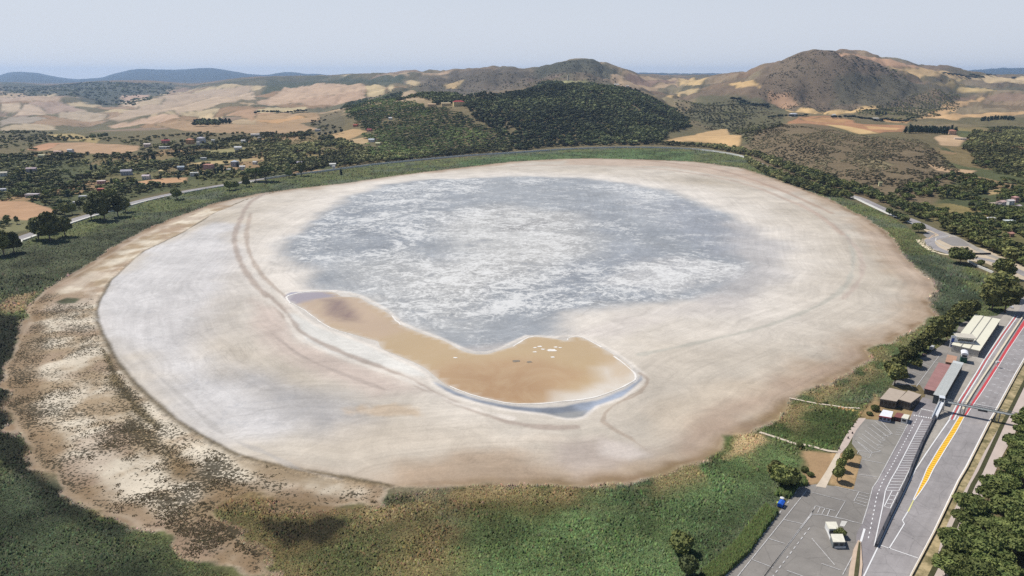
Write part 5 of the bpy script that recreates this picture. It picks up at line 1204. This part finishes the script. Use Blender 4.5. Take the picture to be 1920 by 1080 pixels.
# --- trees one can tell apart along the shore
for a in [
 (8,478,'tall',34,44,'big rounded tree cut by the left edge above the reeds'),(28,474,'tall',26,38,'second tree of the clump at the far left edge'),
 (72,449,'tall',30,38,'leftmost tree of the dark clump beside the white barrier'),(96,452,'tall',38,52,'tallest middle tree of the dark clump beside the barrier'),(122,444,'tall',26,36,'right tree of the dark clump beside the barrier'),(88,438,'tall',24,36,'rear tree of the dark clump beside the barrier'),
 (122,404,'tall',20,22,'low brownish tree between the two large left clumps'),(136,402,'round',16,20,'small tree right of the low brownish one between the clumps'),
 (172,412,'tall',28,34,'left tree of the broad clump over the left track'),(196,414,'tall',34,42,'front tree of the broad clump over the left track'),(222,406,'tall',30,38,'right tree of the broad clump over the left track'),(182,396,'tall',28,34,'rear left tree of the broad clump over the left track'),(208,393,'tall',30,36,'rear tree of the broad clump over the left track'),(236,398,'tall',18,26,'outermost right tree of the broad clump over the track'),
 (332,374,'round',18,20,'single round green tree on the reeds below the white wall'),(316,375,'round',5,6,'tiny shrub tree just left of the single round tree'),
 (430,357,'round',18,17,'left of a pair of low round trees at the reed edge'),(443,355,'round',14,15,'right of a pair of low round trees at the reed edge'),(462,350,'tall',14,20,'slim tree right of the pair at the reed edge'),
 (480,340,'pine',30,24,'left broad umbrella pine by the lakeside road'),(498,341,'pine',34,28,'right broad umbrella pine by the lakeside road'),
 (542,333,'round',13,16,'small tree in front of the thin barrier'),(565,330,'tall',17,24,'dark upright tree in front of the thin barrier'),(552,330,'bush',8,6,'tiny bush on the thin barrier'),
 (1800,494,'round',40,30,'large domed green tree standing alone below the chicane'),(1838,500,'round',12,13,'little round tree beside the pale low barrier'),(1872,520,'tall',24,34,'left of the twin crowned trees near the right edge'),(1886,522,'tall',26,36,'right of the twin crowned trees near the right edge'),
 (1858,582,'tall',38,50,'left of the huge trees shading the road at the right edge'),(1885,586,'tall',44,56,'right of the huge trees shading the road at the right edge'),(1872,560,'tall',44,48,'rear of the huge trees shading the road at the right edge'),(1848,570,'tall',22,24,'low left skirt tree of the huge roadside group'),
 (1820,592,'tall',24,30,'shore tree left of the huge roadside group'),(1806,598,'tall',24,34,'shore tree over the upper car park corner'),(1790,606,'tall',26,36,'olive brown shore tree next to the pit garages'),(1775,622,'tall',26,34,'bright green shore tree left of the pit garages'),
 (1760,640,'tall',34,46,'big yellow green shore tree left of the tower'),(1742,640,'tall',24,30,'shore tree behind the big yellow green one'),(1730,658,'tall',28,34,'round shore tree above the parked van'),(1712,668,'tall',26,32,'shore tree left of the parked van'),(1698,684,'tall',28,34,'olive shore tree above the worn parking bays'),
 (1684,700,'tall',26,32,'shore tree left of the worn parking bays'),(1676,722,'tall',28,38,'dark shore tree nearest the clubhouse'),(1668,706,'tall',22,28,'yellowish shore tree in the last row by the clubhouse'),(1690,712,'tall',20,24,'small shore tree between the last two'),(1716,690,'tall',18,18,'low tree at the bay ends'),
 (1462,912,'round',40,44,'left of the two broad dark trees at the reed corner'),(1480,914,'round',34,40,'right of the two broad dark trees at the reed corner'),(1452,895,'tall',26,32,'rear green tree at the reed corner'),
 (1588,868,'round',20,30,'upper slim tree on the orange dirt island'),(1575,882,'round',17,26,'middle slim tree on the orange dirt island'),(1570,902,'round',20,32,'lowest slim tree on the orange dirt island'),
 (1574,1006,'round',20,16,'round bush tree squeezed between the two cabins'),
 (1274,1036,'round',44,40,'dark shrubby tree sunk in the front reeds'),(1288,1082,'dark',36,44,'almost black tree at the bottom edge in the reeds'),
 (1508,884,'bush',16,12,'bush by the dirt path left of the gravel'),(1519,892,'bush',14,9,'flat bush on the orange dirt by the path'),(1500,838,'bush',14,10,'bush where the footpath is broken'),(1548,757,'bush',8,5,'tiny bush on the upper footpath'),
 (1640,770,'bush',16,14,'bush behind the kiosk'),(1630,778,'bush',12,8,'scrubby bush left of the kiosk'),
 (1722,436,'round',22,18,'round dark tree at the inside of the chicane')]:
    T_(a[0], a[1], a[2], a[3], a[4], a[5])
for px, py, w, h in [(760,283,0,0)]: pass
# --- the pine wood in the near right corner
def rand_in(P, n, rng):
    P = np.asarray(P); lo, hi = P.min(0), P.max(0); out = np.zeros((0, 2))
    while len(out) < n:
        q_ = lo+(hi-lo)*rng.random((n*2, 2)); out = np.concatenate([out, q_[inside(q_[:, 0], q_[:, 1], P)]])
    return out[:n]
def area(P): P = np.asarray(P); x, y = P[:, 0], P[:, 1]; return abs(np.dot(x, np.roll(y, 1))-np.dot(y, np.roll(x, 1)))/2
def thin(P, d):
    """keep points at least d apart"""
    keep = []; grid = {}
    for i, (x, y) in enumerate(P):
        dd = d[i] if hasattr(d, '__len__') else d; k = (int(x//20), int(y//20)); ok = True
        for a in (-1, 0, 1):
            for b in (-1, 0, 1):
                for j in grid.get((k[0]+a, k[1]+b), ()):
                    if (P[j][0]-x)**2+(P[j][1]-y)**2 < dd*dd: ok = False; break
        if ok: keep.append(i); grid.setdefault(k, []).append(i)
    return P[keep]
NEARW = WL([(1752,1100),(1768,1052),(1776,1010),(1776,985),(1800,972),(1838,950),(1856,925),(1880,895),(1886,868),(1898,838),(1912,812),(1935,780),(1990,760),(2080,800),(2080,1100),(2000,1150),(1800,1150)])
pts = thin(rand_in(NEARW, 900, RNG), 6.0); pts = pts[np.argsort(pts[:, 1])][:170]
_x = ['first','second','third','fourth','fifth','sixth','seventh','eighth','ninth','tenth','eleventh','twelfth','thirteenth','fourteenth','fifteenth','sixteenth','seventeenth','eighteenth','nineteenth','twentieth']
ORDN = _x+['twenty '+w for w in _x[:9]]+['thirtieth']+['thirty '+w for w in _x[:9]]
dv = seg_dist(pts[:, 0], pts[:, 1], WL(VL), False); rk = ((dv-dv.min())/8).astype(int)
for k in range(rk.max()+1):
    for i, j in enumerate(np.where(rk == k)[0]):
        x, y = pts[j]; h = random.uniform(8, 12)
        tree('pine', x, y, h, random.uniform(8.5, 12.5), 'near wood pine, %s row from the verge, %s counted from the bottom edge' % (ORDN[min(k, 19)], ORDN[min(i, 38)]), 'pines of the near right corner wood', 0)

# --- fields, gardens and woods beyond
HOUSES = np.array([(o.location.x, o.location.y) for o in bpy.data.objects if o.type == 'EMPTY' and o.name.startswith(('house', 'tower')) and o.location.y > 500])
def clear(P, gap=13, front=34):
    ok = np.ones(len(P), bool)
    for hx, hy in HOUSES:
        k = hy/1200; ok &= ~((np.abs(P[:, 0]-hx) < gap*max(1, k)) & (P[:, 1] < hy+gap) & (P[:, 1] > hy-front*max(1, k)*1.2))
    return ok
TRA = np.array(TRW)
def off_road(P, d=16):
    ok = np.ones(len(P), bool); m = P[:, 1] < 2000
    ok[m] = seg_dist(P[m, 0], P[m, 1], TRW, False) > d; return ok
def not_in(P, polys):
    ok = np.ones(len(P), bool)
    for q_ in polys: ok &= ~inside(P[:, 0], P[:, 1], q_)
    return ok
CLEAR = [PK(p) for p in [[(50,279),(90,268),(160,266),(265,273),(262,283),(230,291),(160,289),(100,285)], [(-60,376),(50,378),(108,393),(96,416),(-60,420)], [(255,343),(300,334),(355,330),(352,341),(270,350)], [(345,309),(380,302),(470,296),(540,291),(470,303),(380,312)],
  [(360,285),(450,276),(500,278),(430,289)], [(290,232),(340,225),(420,232),(560,230),(600,240),(560,251),(430,251),(340,246)], [(1750,254),(1790,247),(1814,262),(1802,277),(1760,274)], [(1733,305),(1760,318),(1820,326),(1834,320),(1820,332),(1760,326)], [(1850,356),(1885,350),(1880,364),(1852,368)],
  [(1242,266),(1300,252),(1350,241),(1364,241),(1370,253),(1394,255),(1386,276),(1330,270),(1290,266),(1246,270)], [(606,255),(662,240),(692,246),(654,267)], [(1840,248),(1880,246),(1880,252),(1840,252)]]]
def wood(P, spacing, kinds, hr, wr, dens_=1.0, px=True, gapnoise=0, extra=None):
    P = PK(P) if px else P; n = int(area(P)/(spacing*spacing)*2.2*dens_); n = min(n, 26000)
    q_ = rand_in(P, n, RNG); ed = seg_dist(q_[:, 0], q_[:, 1], P)
    if n > 1500: q_ = q_[ed > (fbm(q_[:, 0]/60, q_[:, 1]/60, 4, 88)-.35)*110*sstep(1950, 2200, q_[:, 1])]
    if gapnoise: q_ = q_[fbm(q_[:, 0]/55, q_[:, 1]/70, 3, 77) > gapnoise]
    q_ = q_[clear(q_) & off_road(q_) & not_in(q_, CLEAR)]
    q_ = thin(q_, spacing*.8)
    return [(x, y, random.choice(kinds), random.uniform(*hr), random.uniform(*wr)) for x, y in q_]
def wood2(P, spacing, kinds):
    P = PK(P); q_ = thin(rand_in(P, int(area(P)/(spacing*spacing)*2.5), RNG), spacing*.8); q_ = q_[off_road(q_, 11)]
    return [(x, y, random.choice(kinds), random.uniform(8, 12), random.uniform(8, 12)) for x, y in q_]
POOL = {}
def pool(name, lst): POOL.setdefault(name, []).extend(lst)
pool('umbrella', wood([(638,196),(690,184),(730,184),(760,190),(840,202),(880,222),(925,246),(962,266),(962,282),(900,284),(860,290),(800,297),(740,304),(700,300),(690,282),(686,262),(664,240),(650,222)], 10.5, ['pine'], (6, 10), (9, 14), gapnoise=.22))
pool('dark', wood([(716,184),(742,176),(870,181),(935,180),(1000,166),(1060,160),(1110,158),(1190,168),(1232,190),(1282,215),(1312,236),(1262,251),(1242,264),(1240,272),(1170,272),(1100,273),(1030,276),(966,283),(964,266),(925,244),(885,220),(845,200),(760,188),(735,192)], 11.5, ['dark','dark','round','tall'], (8, 16), (8, 18), gapnoise=.27))
pool('shore', wood([(1240,268),(1290,272),(1350,276),(1400,284),(1440,296),(1500,318),(1560,338),(1620,358),(1680,386),(1745,414),(1745,424),(1700,404),(1640,376),(1600,364),(1500,334),(1440,310),(1400,292),(1320,276),(1240,272)], 8, ['round','tall','dark'], (8, 13), (8, 12)))
pool('shore', wood([(450,332),(520,322),(600,310),(700,296),(780,290),(860,282),(960,276),(960,284),(900,288),(800,296),(700,306),(600,318),(520,328),(470,336)], 8, ['round','tall','dark','pine'], (7, 12), (7, 11)))
pool('belt', wood2([(1400,294),(1440,312),(1500,337),(1560,358),(1600,368),(1600,376),(1550,368),(1490,350),(1430,326),(1398,302)], 7.5, ['round','tall','dark']))
pool('belt', wood2([(1641,384),(1675,399),(1700,408),(1702,420),(1680,412),(1650,396)], 7.5, ['round','tall','dark']))
pool('right', wood([(1830,240),(1990,232),(2080,290),(2080,520),(1990,520),(1925,494),(1850,460),(1770,426),(1740,408),(1690,388),(1660,372),(1700,350),(1780,330),(1830,300),(1806,280)], 8.5, ['round','round','tall','dark','pine'], (6, 11), (7, 11), gapnoise=.40))
pool('right', wood([(1760,424),(1850,455),(1925,486),(2010,520),(2010,540),(1925,508),(1880,484),(1840,464),(1780,438)], 9, ['tall','tall','round'], (10, 16), (10, 15)))
pool('garden', wood([(-260,300),(0,290),(110,289),(260,293),(330,262),(420,262),(480,250),(560,248),(620,262),(690,290),(690,302),(560,318),(440,334),(300,356),(220,372),(150,392),(60,420),(0,430),(-300,505)], 10, ['round','dark','tall','pine','round','tall'], (4, 11), (5, 13), gapnoise=.41))
pool('garden', wood([(560,250),(640,262),(690,284),(700,300),(560,322),(480,330),(500,290)], 9, ['dark','round','tall'], (8, 12), (8, 12), gapnoise=.40))
pool('garden', wood([(0,240),(180,262),(300,255),(560,232),(640,230),(640,250),(400,262),(260,292),(100,288),(0,292)], 22, ['round','dark'], (6, 9), (8, 12), gapnoise=.46))
pool('garden', wood([(1260,190),(1400,190),(1470,235),(1400,270),(1340,242),(1290,215)], 16, ['round','dark'], (4, 8), (6, 10), gapnoise=.42))
pool('garden', wood([(1640,196),(1800,180),(1800,210),(1720,228),(1600,214)], 14, ['round','dark'], (5, 9), (7, 11), gapnoise=.36))
pool('garden', wood([(1580,110),(1680,130),(1700,150),(1640,150)], 40, ['round','dark'], (8, 12), (14, 22), gapnoise=.4))
rows = []
def row(P0, P1, n, h, w, kind='cypress', jit=3):
    a, b = pick(*P0), pick(*P1)
    for i in range(n):
        t = i/(n-1 or 1); x = a[0]+(b[0]-a[0])*t+random.uniform(-jit, jit); y = a[1]+(b[1]-a[1])*t+random.uniform(-jit, jit); rows.append((x, y, kind, h*random.uniform(.8, 1.1), w*random.uniform(.85, 1.15)))
row((366,237), (409,237), 14, 22, 20, 'dark'); row((366,234), (409,234), 12, 22, 18, 'dark'); row((415,232), (430,232), 4, 22, 14)
row((1372,188), (1438,200), 14, 18, 20, 'dark'); row((1385,194), (1440,204), 12, 16, 20, 'dark'); row((1700,250), (1792,250), 26, 17, 8); row((1704,246), (1790,247), 22, 17, 9)
row((1840,226), (1900,226), 16, 17, 9); row((1440,222), (1512,218), 12, 11, 14, 'dark'); row((1590,222), (1710,224), 24, 12, 16, 'dark'); row((1640,216), (1660,216), 5, 18, 10)
row((480,214), (575,210), 16, 14, 18, 'dark'); row((600,256), (640,250), 5, 12, 9, 'dark'); row((1560,222), (1582,221), 4, 12, 14, 'dark'); row((1765,152), (1780,153), 0 or 2, 10, 10, 'dark')
row((176,262), (200,258), 3, 16, 16, 'dark'); row((1770,139), (1830,143), 8, 20, 40, 'dark', 8); row((1830,145), (1900,147), 8, 16, 40, 'dark', 8)
for px, py in [(172,320),(180,318),(232,304),(245,300),(196,312),(205,314),(378,334),(384,334),(389,332),(404,328),(410,326),(417,324),(423,322),(446,315),(372,318),(377,317),(352,304),(358,303),(363,304),(335,336),(302,336),(160,360),(60,330),(46,330),(40,343),(128,372),(258,352),(222,352),(210,348),(330,290),(338,291),(407,283),(560,305),(575,302),(583,301),(600,296),(612,300),(507,288),(512,288),(640,330),(1322,224),(1330,224),(1326,222),(1236,268),(1842,362),(1765,360),(1776,372),(1700,372),(430,296),(395,282),(290,300),(286,300),(278,303),(272,304),(1896,360),(1908,368),(1820,345)]:
    x, y, z = pick(px, py); rows.append((x, y, 'cypress', random.uniform(9, 15), random.uniform(3.4, 5.0)))
pool('rows', rows)
LBL = {'umbrella': 'umbrella pines of the planted hillside wood', 'dark': 'trees of the dark wood behind the lake', 'shore': 'trees of the lakeside belt', 'belt': 'trees of the lakeside belt',
 'right': 'trees of the right hand slope', 'garden': 'scattered garden and field trees', 'rows': 'trees in rows and clumps on the slopes'}
MARKS = [(191,346,'the pink house'), (238,328,'the grey gabled house'), (275,336,'the white house under pines'), (302,325,'the yellow roofed cottage'), (365,330,'the white trackside villa'), (392,318,'the pink flats'), (441,312,'the grey tall house'),
 (479,308,'the pale cottage'), (357,270,'the orange villa'), (311,268,'the red roofed long house'), (277,276,'the pale pink farmhouse'), (447,281,'the white farm shed'), (479,255,'the white greenhouse'), (133,286,'the grey field cottage'),
 (80,295,'the yellowish farm shed'), (60,322,'the mauve roofed house'), (8,330,'the cream cottage at the left edge'), (62,370,'the pale terrace house'), (158,372,'the pale shed'), (624,312,'the white roofed trackside house'), (562,310,'the lilac cottage'),
 (697,266,'the white house by the pine wood'), (667,237,'the brick red farmhouse'), (596,246,'the grey farm shed'), (860,198,'the red roofed hilltop farm'), (732,224,'the tiny hut in the pines'), (1487,218,'the white plateau villa'),
 (1783,252,'the terracotta manor'), (1770,322,'the bare slope terrace'), (1876,386,'the pinkish white house'), (1856,414,'the low white shed'), (1891,419,'the pale green shed'), (1893,443,'the brick shed'), (1862,360,'the small tan clearing'),
 (1745,430,'the chicane'), (1650,349,'the tiny tower house'), (1315,258,'the golden valley field'), (1590,232,'the red fields'), (1745,246,'the cypress row'), (388,232,'the dark square clump'), (1405,192,'the plateau conifers'), (1870,222,'the far cypress row'), (1820,300,'the wooded slope crown'), (1900,330,'the far right gully'), (1700,392,'the barrier gap'), (60,268,'the olive field'), (30,395,'the orange plot')]
MK = [(*PK([(a, b)])[0], n) for a, b, n in MARKS]
_b = ['first','second','third','fourth','fifth','sixth','seventh','eighth','ninth','tenth','eleventh','twelfth','thirteenth','fourteenth','fifteenth','sixteenth','seventeenth','eighteenth','nineteenth']
_t10 = ['twenty','thirty','forty','fifty','sixty','seventy','eighty','ninety']; _t10o = [w[:-1]+'ieth' for w in _t10]
ORDW = _b+[w for a_, o_ in zip(_t10, _t10o) for w in [o_]+[a_+' '+x for x in _b[:9]]]
ORD = ['nearest']+[w+' nearest' for w in ORDW[1:]]
for k in POOL: random.shuffle(POOL[k])
# largest in view become single trees, up to 300 of a kind
cand = []
for k, l in POOL.items():
    for (x, y, kd, h, w) in l: cand.append((w*h/(y*y)*(2.5 if kd == 'cypress' else 1), k, x, y, kd, h, w))
todo = []; cand.sort(reverse=True); used = {'pine': len(pts)+2, 'tall': 45, 'round': 20, 'dark': 1, 'cypress': 0}; rest = {}
for s, k, x, y, kd, h, w in cand:
    seen = abs(x) < y*.80+20
    if used[kd] < 298 and seen:
        used[kd] += 1; what = {'pine': 'umbrella pine', 'tall': 'eucalyptus', 'round': 'round crowned tree', 'dark': 'dark holm oak', 'cypress': 'cypress'}[kd]
        d_ = [math.hypot(x-a, (y-b)*.6) for a, b, n in MK]; m_ = int(np.argmin(d_)); a, b, nm_ = MK[m_]
        side = ('right of' if x > a else 'left of') if abs(x-a) > abs(y-b)*.6 else ('behind' if y > b else 'in front of')
        todo.append((what, side, nm_, d_[m_], k, x, y, kd, h, w))
    else: rest.setdefault((k, 'dark' if kd in ('dark', 'round', 'tall') else kd), []).append((x, y, kd, h, w))
grp = {}
for t_ in todo: grp.setdefault(t_[:3], []).append(t_)
for (what, side, nm_), l in grp.items():
    l.sort(key=lambda t_: t_[3])
    for i, t_ in enumerate(l):
        _, _, _, _, k, x, y, kd, h, w = t_
        lab = '%s %s %s %s' % (ORD[i], what, side, nm_) if len(l) > 1 else 'lone %s %s %s' % (what, side, nm_)
        tree(kd, x, y, h, w, lab, LBL[k]+', '+what, 1 if y < 1500 else 2, parts=y < 1100)
def merged(name, items, nleaf, lsz, m, kind_of=lambda k: 'round' if k == 'dark' else k):
    PR = {}; Vs = []; Fs = []; Cs = []; o = 0
    A = np.array([(x, y) for x, y, *_ in items]); zs = hz(A[:, 0], A[:, 1]); TV = .55+.9*sstep(.3, .7, fbm(A[:, 0]/130, A[:, 1]/170, 4, 91))
    for i, (x, y, kd, h, w) in enumerate(items):
        key = (kind_of(kd), random.randrange(6))
        if key not in PR: PR[key] = crown(key[1]*7+3, key[0], nleaf, lsz)
        V, Fq = PR[key]; a = random.random()*6.28; ca, sa = cos(a), sin(a); nat = {'round': .95, 'tall': .62, 'pine': 1.05, 'cypress': .24, 'bush': 1.2}[key[0]]; s = w/nat
        Vn = np.stack([(V[:, 0]*ca-V[:, 1]*sa)*s+x, (V[:, 0]*sa+V[:, 1]*ca)*s+y, V[:, 2]*h+zs[i]-.3], 1); Vs.append(Vn.astype(np.float32)); Fs.append(Fq+o); o += len(V)
        Cs.append(np.full(len(V), {'tall': 1.15, 'dark': .78, 'pine': 1.0, 'round': 1.0, 'cypress': .7, 'bush': 1.0}.get(kd, 1)*random.uniform(.6, 1.45)*TV[i]))
    me = npmesh(name, np.concatenate(Vs), np.concatenate(Fs)); c_ = np.concatenate(Cs); vcol(me, 'tint', np.stack([c_, c_, c_], 1)); me.materials.append(m); return link(name, me)
def stufmat(name, a, b, scale):
    q = NT(name); P = q.pos(); f = q.mr(q.noise(P, scale, 4, .7), .3, .7, 0, 1)
    sx_ = q.n('ShaderNodeSeparateColor', {0: q.attr('tint')}); c = q.scale(q.mix(f, tuple(alb(*a)), tuple(alb(*b))), sx_.outputs[0])
    q.set(Base_Color=c, Roughness=.8, Specular_IOR_Level=.12); return q.m
M_f1 = stufmat('forest_pines', (84,98,58), (138,146,88), .09); M_f2 = stufmat('forest_oaks', (62,72,50), (124,126,82), .05); M_f3 = stufmat('garden_leaves', (84,90,58), (142,136,88), .05); M_f4 = stufmat('conifer_leaves', (42,54,44), (64,76,56), .1)
byname = {}
for (k, kd), items in rest.items():
    nm = {'belt': 'shore_wood', 'umbrella': 'umbrella_pine_wood', 'dark': 'dark_wood', 'shore': 'shore_wood', 'right': 'slope_wood', 'garden': 'garden_trees', 'rows': 'tree_rows'}[k]
    byname.setdefault(nm, []).extend(items)
MM = {'umbrella_pine_wood': M_f1, 'dark_wood': M_f2, 'shore_wood': M_f3, 'slope_wood': M_f3, 'garden_trees': M_f3, 'tree_rows': M_f4}
STL = {'umbrella_pine_wood': 'mass of umbrella pines covering the planted hillside beyond the lake', 'dark_wood': 'mass of dark evergreen trees covering the hill behind the lake', 'shore_wood': 'small far trees filling the belt round the lake', 'slope_wood': 'mass of trees filling the right hand slope', 'garden_trees': 'small far trees and thickets among plots and on slopes', 'tree_rows': 'small far trees in planted rows'}
for nm, items in byname.items():
    o = merged(nm, items, 34, .2, MM[nm]); tag(o, STL[nm], 'wood', kind='stuff')
    print(nm, len(items))
print('used', used)

# --- scrub on the open slopes
def scrub(name, P, n, wr, label, m, gap=0):
    q_ = rand_in(PK(P), n, RNG)
    if gap: q_ = q_[fbm(q_[:, 0]/40, q_[:, 1]/60, 3, 13) > gap]
    q_ = q_[clear(q_) & not_in(q_, CLEAR) & off_road(q_)]; items = [(x, y, 'bush', (w := random.uniform(*wr))*.6, w) for x, y in q_]
    tag(merged(name, items, 10, .34, m), label, 'scrub', kind='stuff')
M_s1 = stufmat('scrub_leaves', (98,94,70), (136,124,94), .04)
scrub('slope_scrub', [(1395,262),(1440,238),(1480,236),(1560,244),(1640,256),(1720,262),(1760,285),(1800,320),(1740,360),(1680,380),(1600,350),(1500,318),(1420,290)], 7500, (2, 5.5), 'low dark bushes dotting the brown slope right of the lake', M_s1, .36)
scrub('hill_scrub', [(1420,180),(1450,125),(1500,100),(1600,104),(1700,140),(1720,180),(1620,205),(1500,205)], 5200, (3, 8), 'dark shrubs scattered over the big flat topped hill', M_s1, .45)
scrub('gully_scrub', [(1280,200),(1400,195),(1470,215),(1460,235),(1400,265),(1360,250),(1300,230)], 1600, (4, 9), 'shrubs in the gully between the dark wood and the plateau', M_s1, .4)
scrub('garden_scrub', [(-200,300),(0,288),(260,292),(420,262),(560,248),(690,290),(640,318),(300,358),(0,432),(-300,505)], 5200, (2, 5), 'low bushes and hedges between the gardens on the left', M_f3, .40)
scrub('upland_scrub', [(480,250),(560,232),(640,205),(800,150),(980,140),(1040,120),(1140,130),(1180,165),(980,165),(860,176),(700,182),(640,200),(600,248)], 2600, (5, 13), 'scattered dark shrubs on the uplands behind the woods', M_s1, .42)
scrub('far_scrub', [(0,165),(120,158),(320,158),(330,170),(260,205),(100,180),(0,180)], 1400, (14, 36), 'dark thickets on the far ridge at the left', M_f2, .42)

# --- reeds, rushes and salt herbs: every tuft a small tent of blades
ROADS = [np.array(WL(PAD)), np.array(WL([(1540,1240),(1700,900),(1925,540),(2100,430),(2100,640),(1925,760),(1700,1260)]))]
def tufts(name, Nc, px0, px1, py0, py1, test, wk, hk, label, wmin=.45, jit=.35, bright=1.0, hmax=2.2):
    x = RNG.uniform(px0, px1, Nc); y = RNG.uniform(py0, py1, Nc); u = (x-960)/1280; v = (y-540)/1280
    t = CAM_H/(ST+v*CT); X_ = u*t; Y_ = t*(CT-v*ST); ok = test(X_, Y_); X_, Y_, t = X_[ok], Y_[ok], t[ok]; n = len(X_)
    cc, vg, sp = ground_tint(X_, Y_); w = np.maximum(wmin, wk*t/683)*(.6+.8*RNG.random(n)); h = np.minimum(np.maximum(wmin, hk*t/683), hmax)*(.5+.9*RNG.random(n))
    a = RNG.random(n)*6.28; lx = RNG.normal(size=n)*w*.35; ly = RNG.normal(size=n)*w*.35
    V = np.zeros((n, 5, 3))
    for k in range(4):
        V[:, k, 0] = X_+np.cos(a+k*1.571)*w*(.55+.3*RNG.random(n)); V[:, k, 1] = Y_+np.sin(a+k*1.571)*w*(.55+.3*RNG.random(n)); V[:, k, 2] = .02
    V[:, 4, 0] = X_+lx; V[:, 4, 1] = Y_+ly; V[:, 4, 2] = h
    b = np.arange(n)[:, None]*5; Fq = np.concatenate([b+np.array([[k, (k+1) % 4, 4]]) for k in range(4)])
    me = npmesh(name, V.reshape(-1, 3), Fq); f = (bright*(1+jit*RNG.normal(size=n))).clip(.35, 2.0)[:, None]; hue = 1+.10*RNG.normal(size=(n, 3))
    c_ = np.repeat((cc if sp_color is None else np.tile(sp_color, (n, 1)))*f*hue, 5, 0).clip(.003, .8); vcol(me, 'tint', c_); me.materials.append(M_tuft)
    tag(link(name, me), label, 'reeds', kind='stuff'); print(name, n)
q = NT('tuft_blades'); q.set(Base_Color=q.attr('tint'), Roughness=.85, Specular_IOR_Level=.1); M_tuft = q.m
sp_color = None
OUT_A = np.array(OUT_W); REED_A = np.array(REED_W)
def t_reed(x, y):
    ok = inside(x, y, REED_A) & ~inside(x, y, OUT_A)
    for r_ in ROADS: ok &= ~inside(x, y, r_)
    for p_ in ([(1500,845),(1576,845),(1616,856),(1600,918),(1495,915)], [(1640,742),(1664,770),(1730,765),(1740,770),(1700,795),(1620,790),(1600,830),(1570,850),(1560,850),(1600,800)]): ok &= ~inside(x, y, np.array(WL(p_)))
    m = y < 2000; ok[m] &= seg_dist(x[m], y[m], TRW, False) > 12; i = np.where(ok)[0]; cc, vg, sp = ground_tint(x[i], y[i]); ok[i] &= vg > .35
    return ok
tufts('reed_bed', 330000, -60, 1980, 262, 1130, t_reed, .95, 1.15, 'dense green and brown reeds and rushes ringing the dry lake', bright=1.1, jit=.28)
sp_color = alb(76,66,46)
def t_herb(x, y):
    ok = inside(x, y, OUT_A) & (y < 700); i = np.where(ok)[0]; cc, vg, sp = ground_tint(x[i], y[i]); nzv = fbm(x[i]/9, y[i]/6, 4, 5)*.6+fbm(x[i]/40, y[i]/40, 3, 6)*.4
    ok[i] &= (nzv > 1.02-.62*sp) & (sp > .1); return ok
tufts('salt_herbs', 120000, -40, 760, 560, 1110, t_herb, .6, .55, 'dark low herbs dotting the salty outer shelf of the lake', wmin=.35, jit=.3, hmax=.9)
sp_color = None

def t_tall(x, y):
    ok = t_reed(x, y) & (y < 620) & (fbm(x/16, y/16, 4, 61) > .50); return ok
tufts('tall_reeds', 60000, -60, 1980, 500, 1130, t_tall, 1.9, 2.6, 'taller reed clumps standing above the marsh near the camera', bright=1.2, jit=.3, hmax=2.4)
HL = WL([(1300,1130),(1345,1078),(1372,1056),(1400,1028),(1440,976),(1478,928),(1494,906)])
def t_hedge(x, y):
    d = seg_dist(x, y, HL, False); tx, ty = W(1464, 949); return (d < 4.5) & ~inside(x, y, ROADS[0]) & (np.hypot(x-tx, y-ty-1) > 7)
sp_color = alb(84,96,56)
tufts('reed_hedge', 160000, 1280, 1520, 890, 1140, t_hedge, 1.9, 5.0, 'tall reeds lining the edge of the car park', bright=1.15, jit=.3, hmax=3.2)
sp_color = None
# ------------------------------------------------------------------ summer air
q = bpy.data.materials.new('hazy_air'); q.use_nodes = True; t = q.node_tree; t.nodes.clear()
ou = t.nodes.new('ShaderNodeOutputMaterial'); pv = t.nodes.new('ShaderNodeVolumePrincipled')
pv.inputs['Color'].default_value = (.50, .70, 1.0, 1); pv.inputs['Density'].default_value = 2.7e-5; pv.inputs['Anisotropy'].default_value = .25
t.links.new(pv.outputs[0], ou.inputs['Volume'])
zt = float(Z.max())+30
o = MB().box(-40000, 40000, -400, 29800, float(Z.min())-1.5, max(zt, CAM_H+20)).build('haze', q); tag(o, kind='stuff')
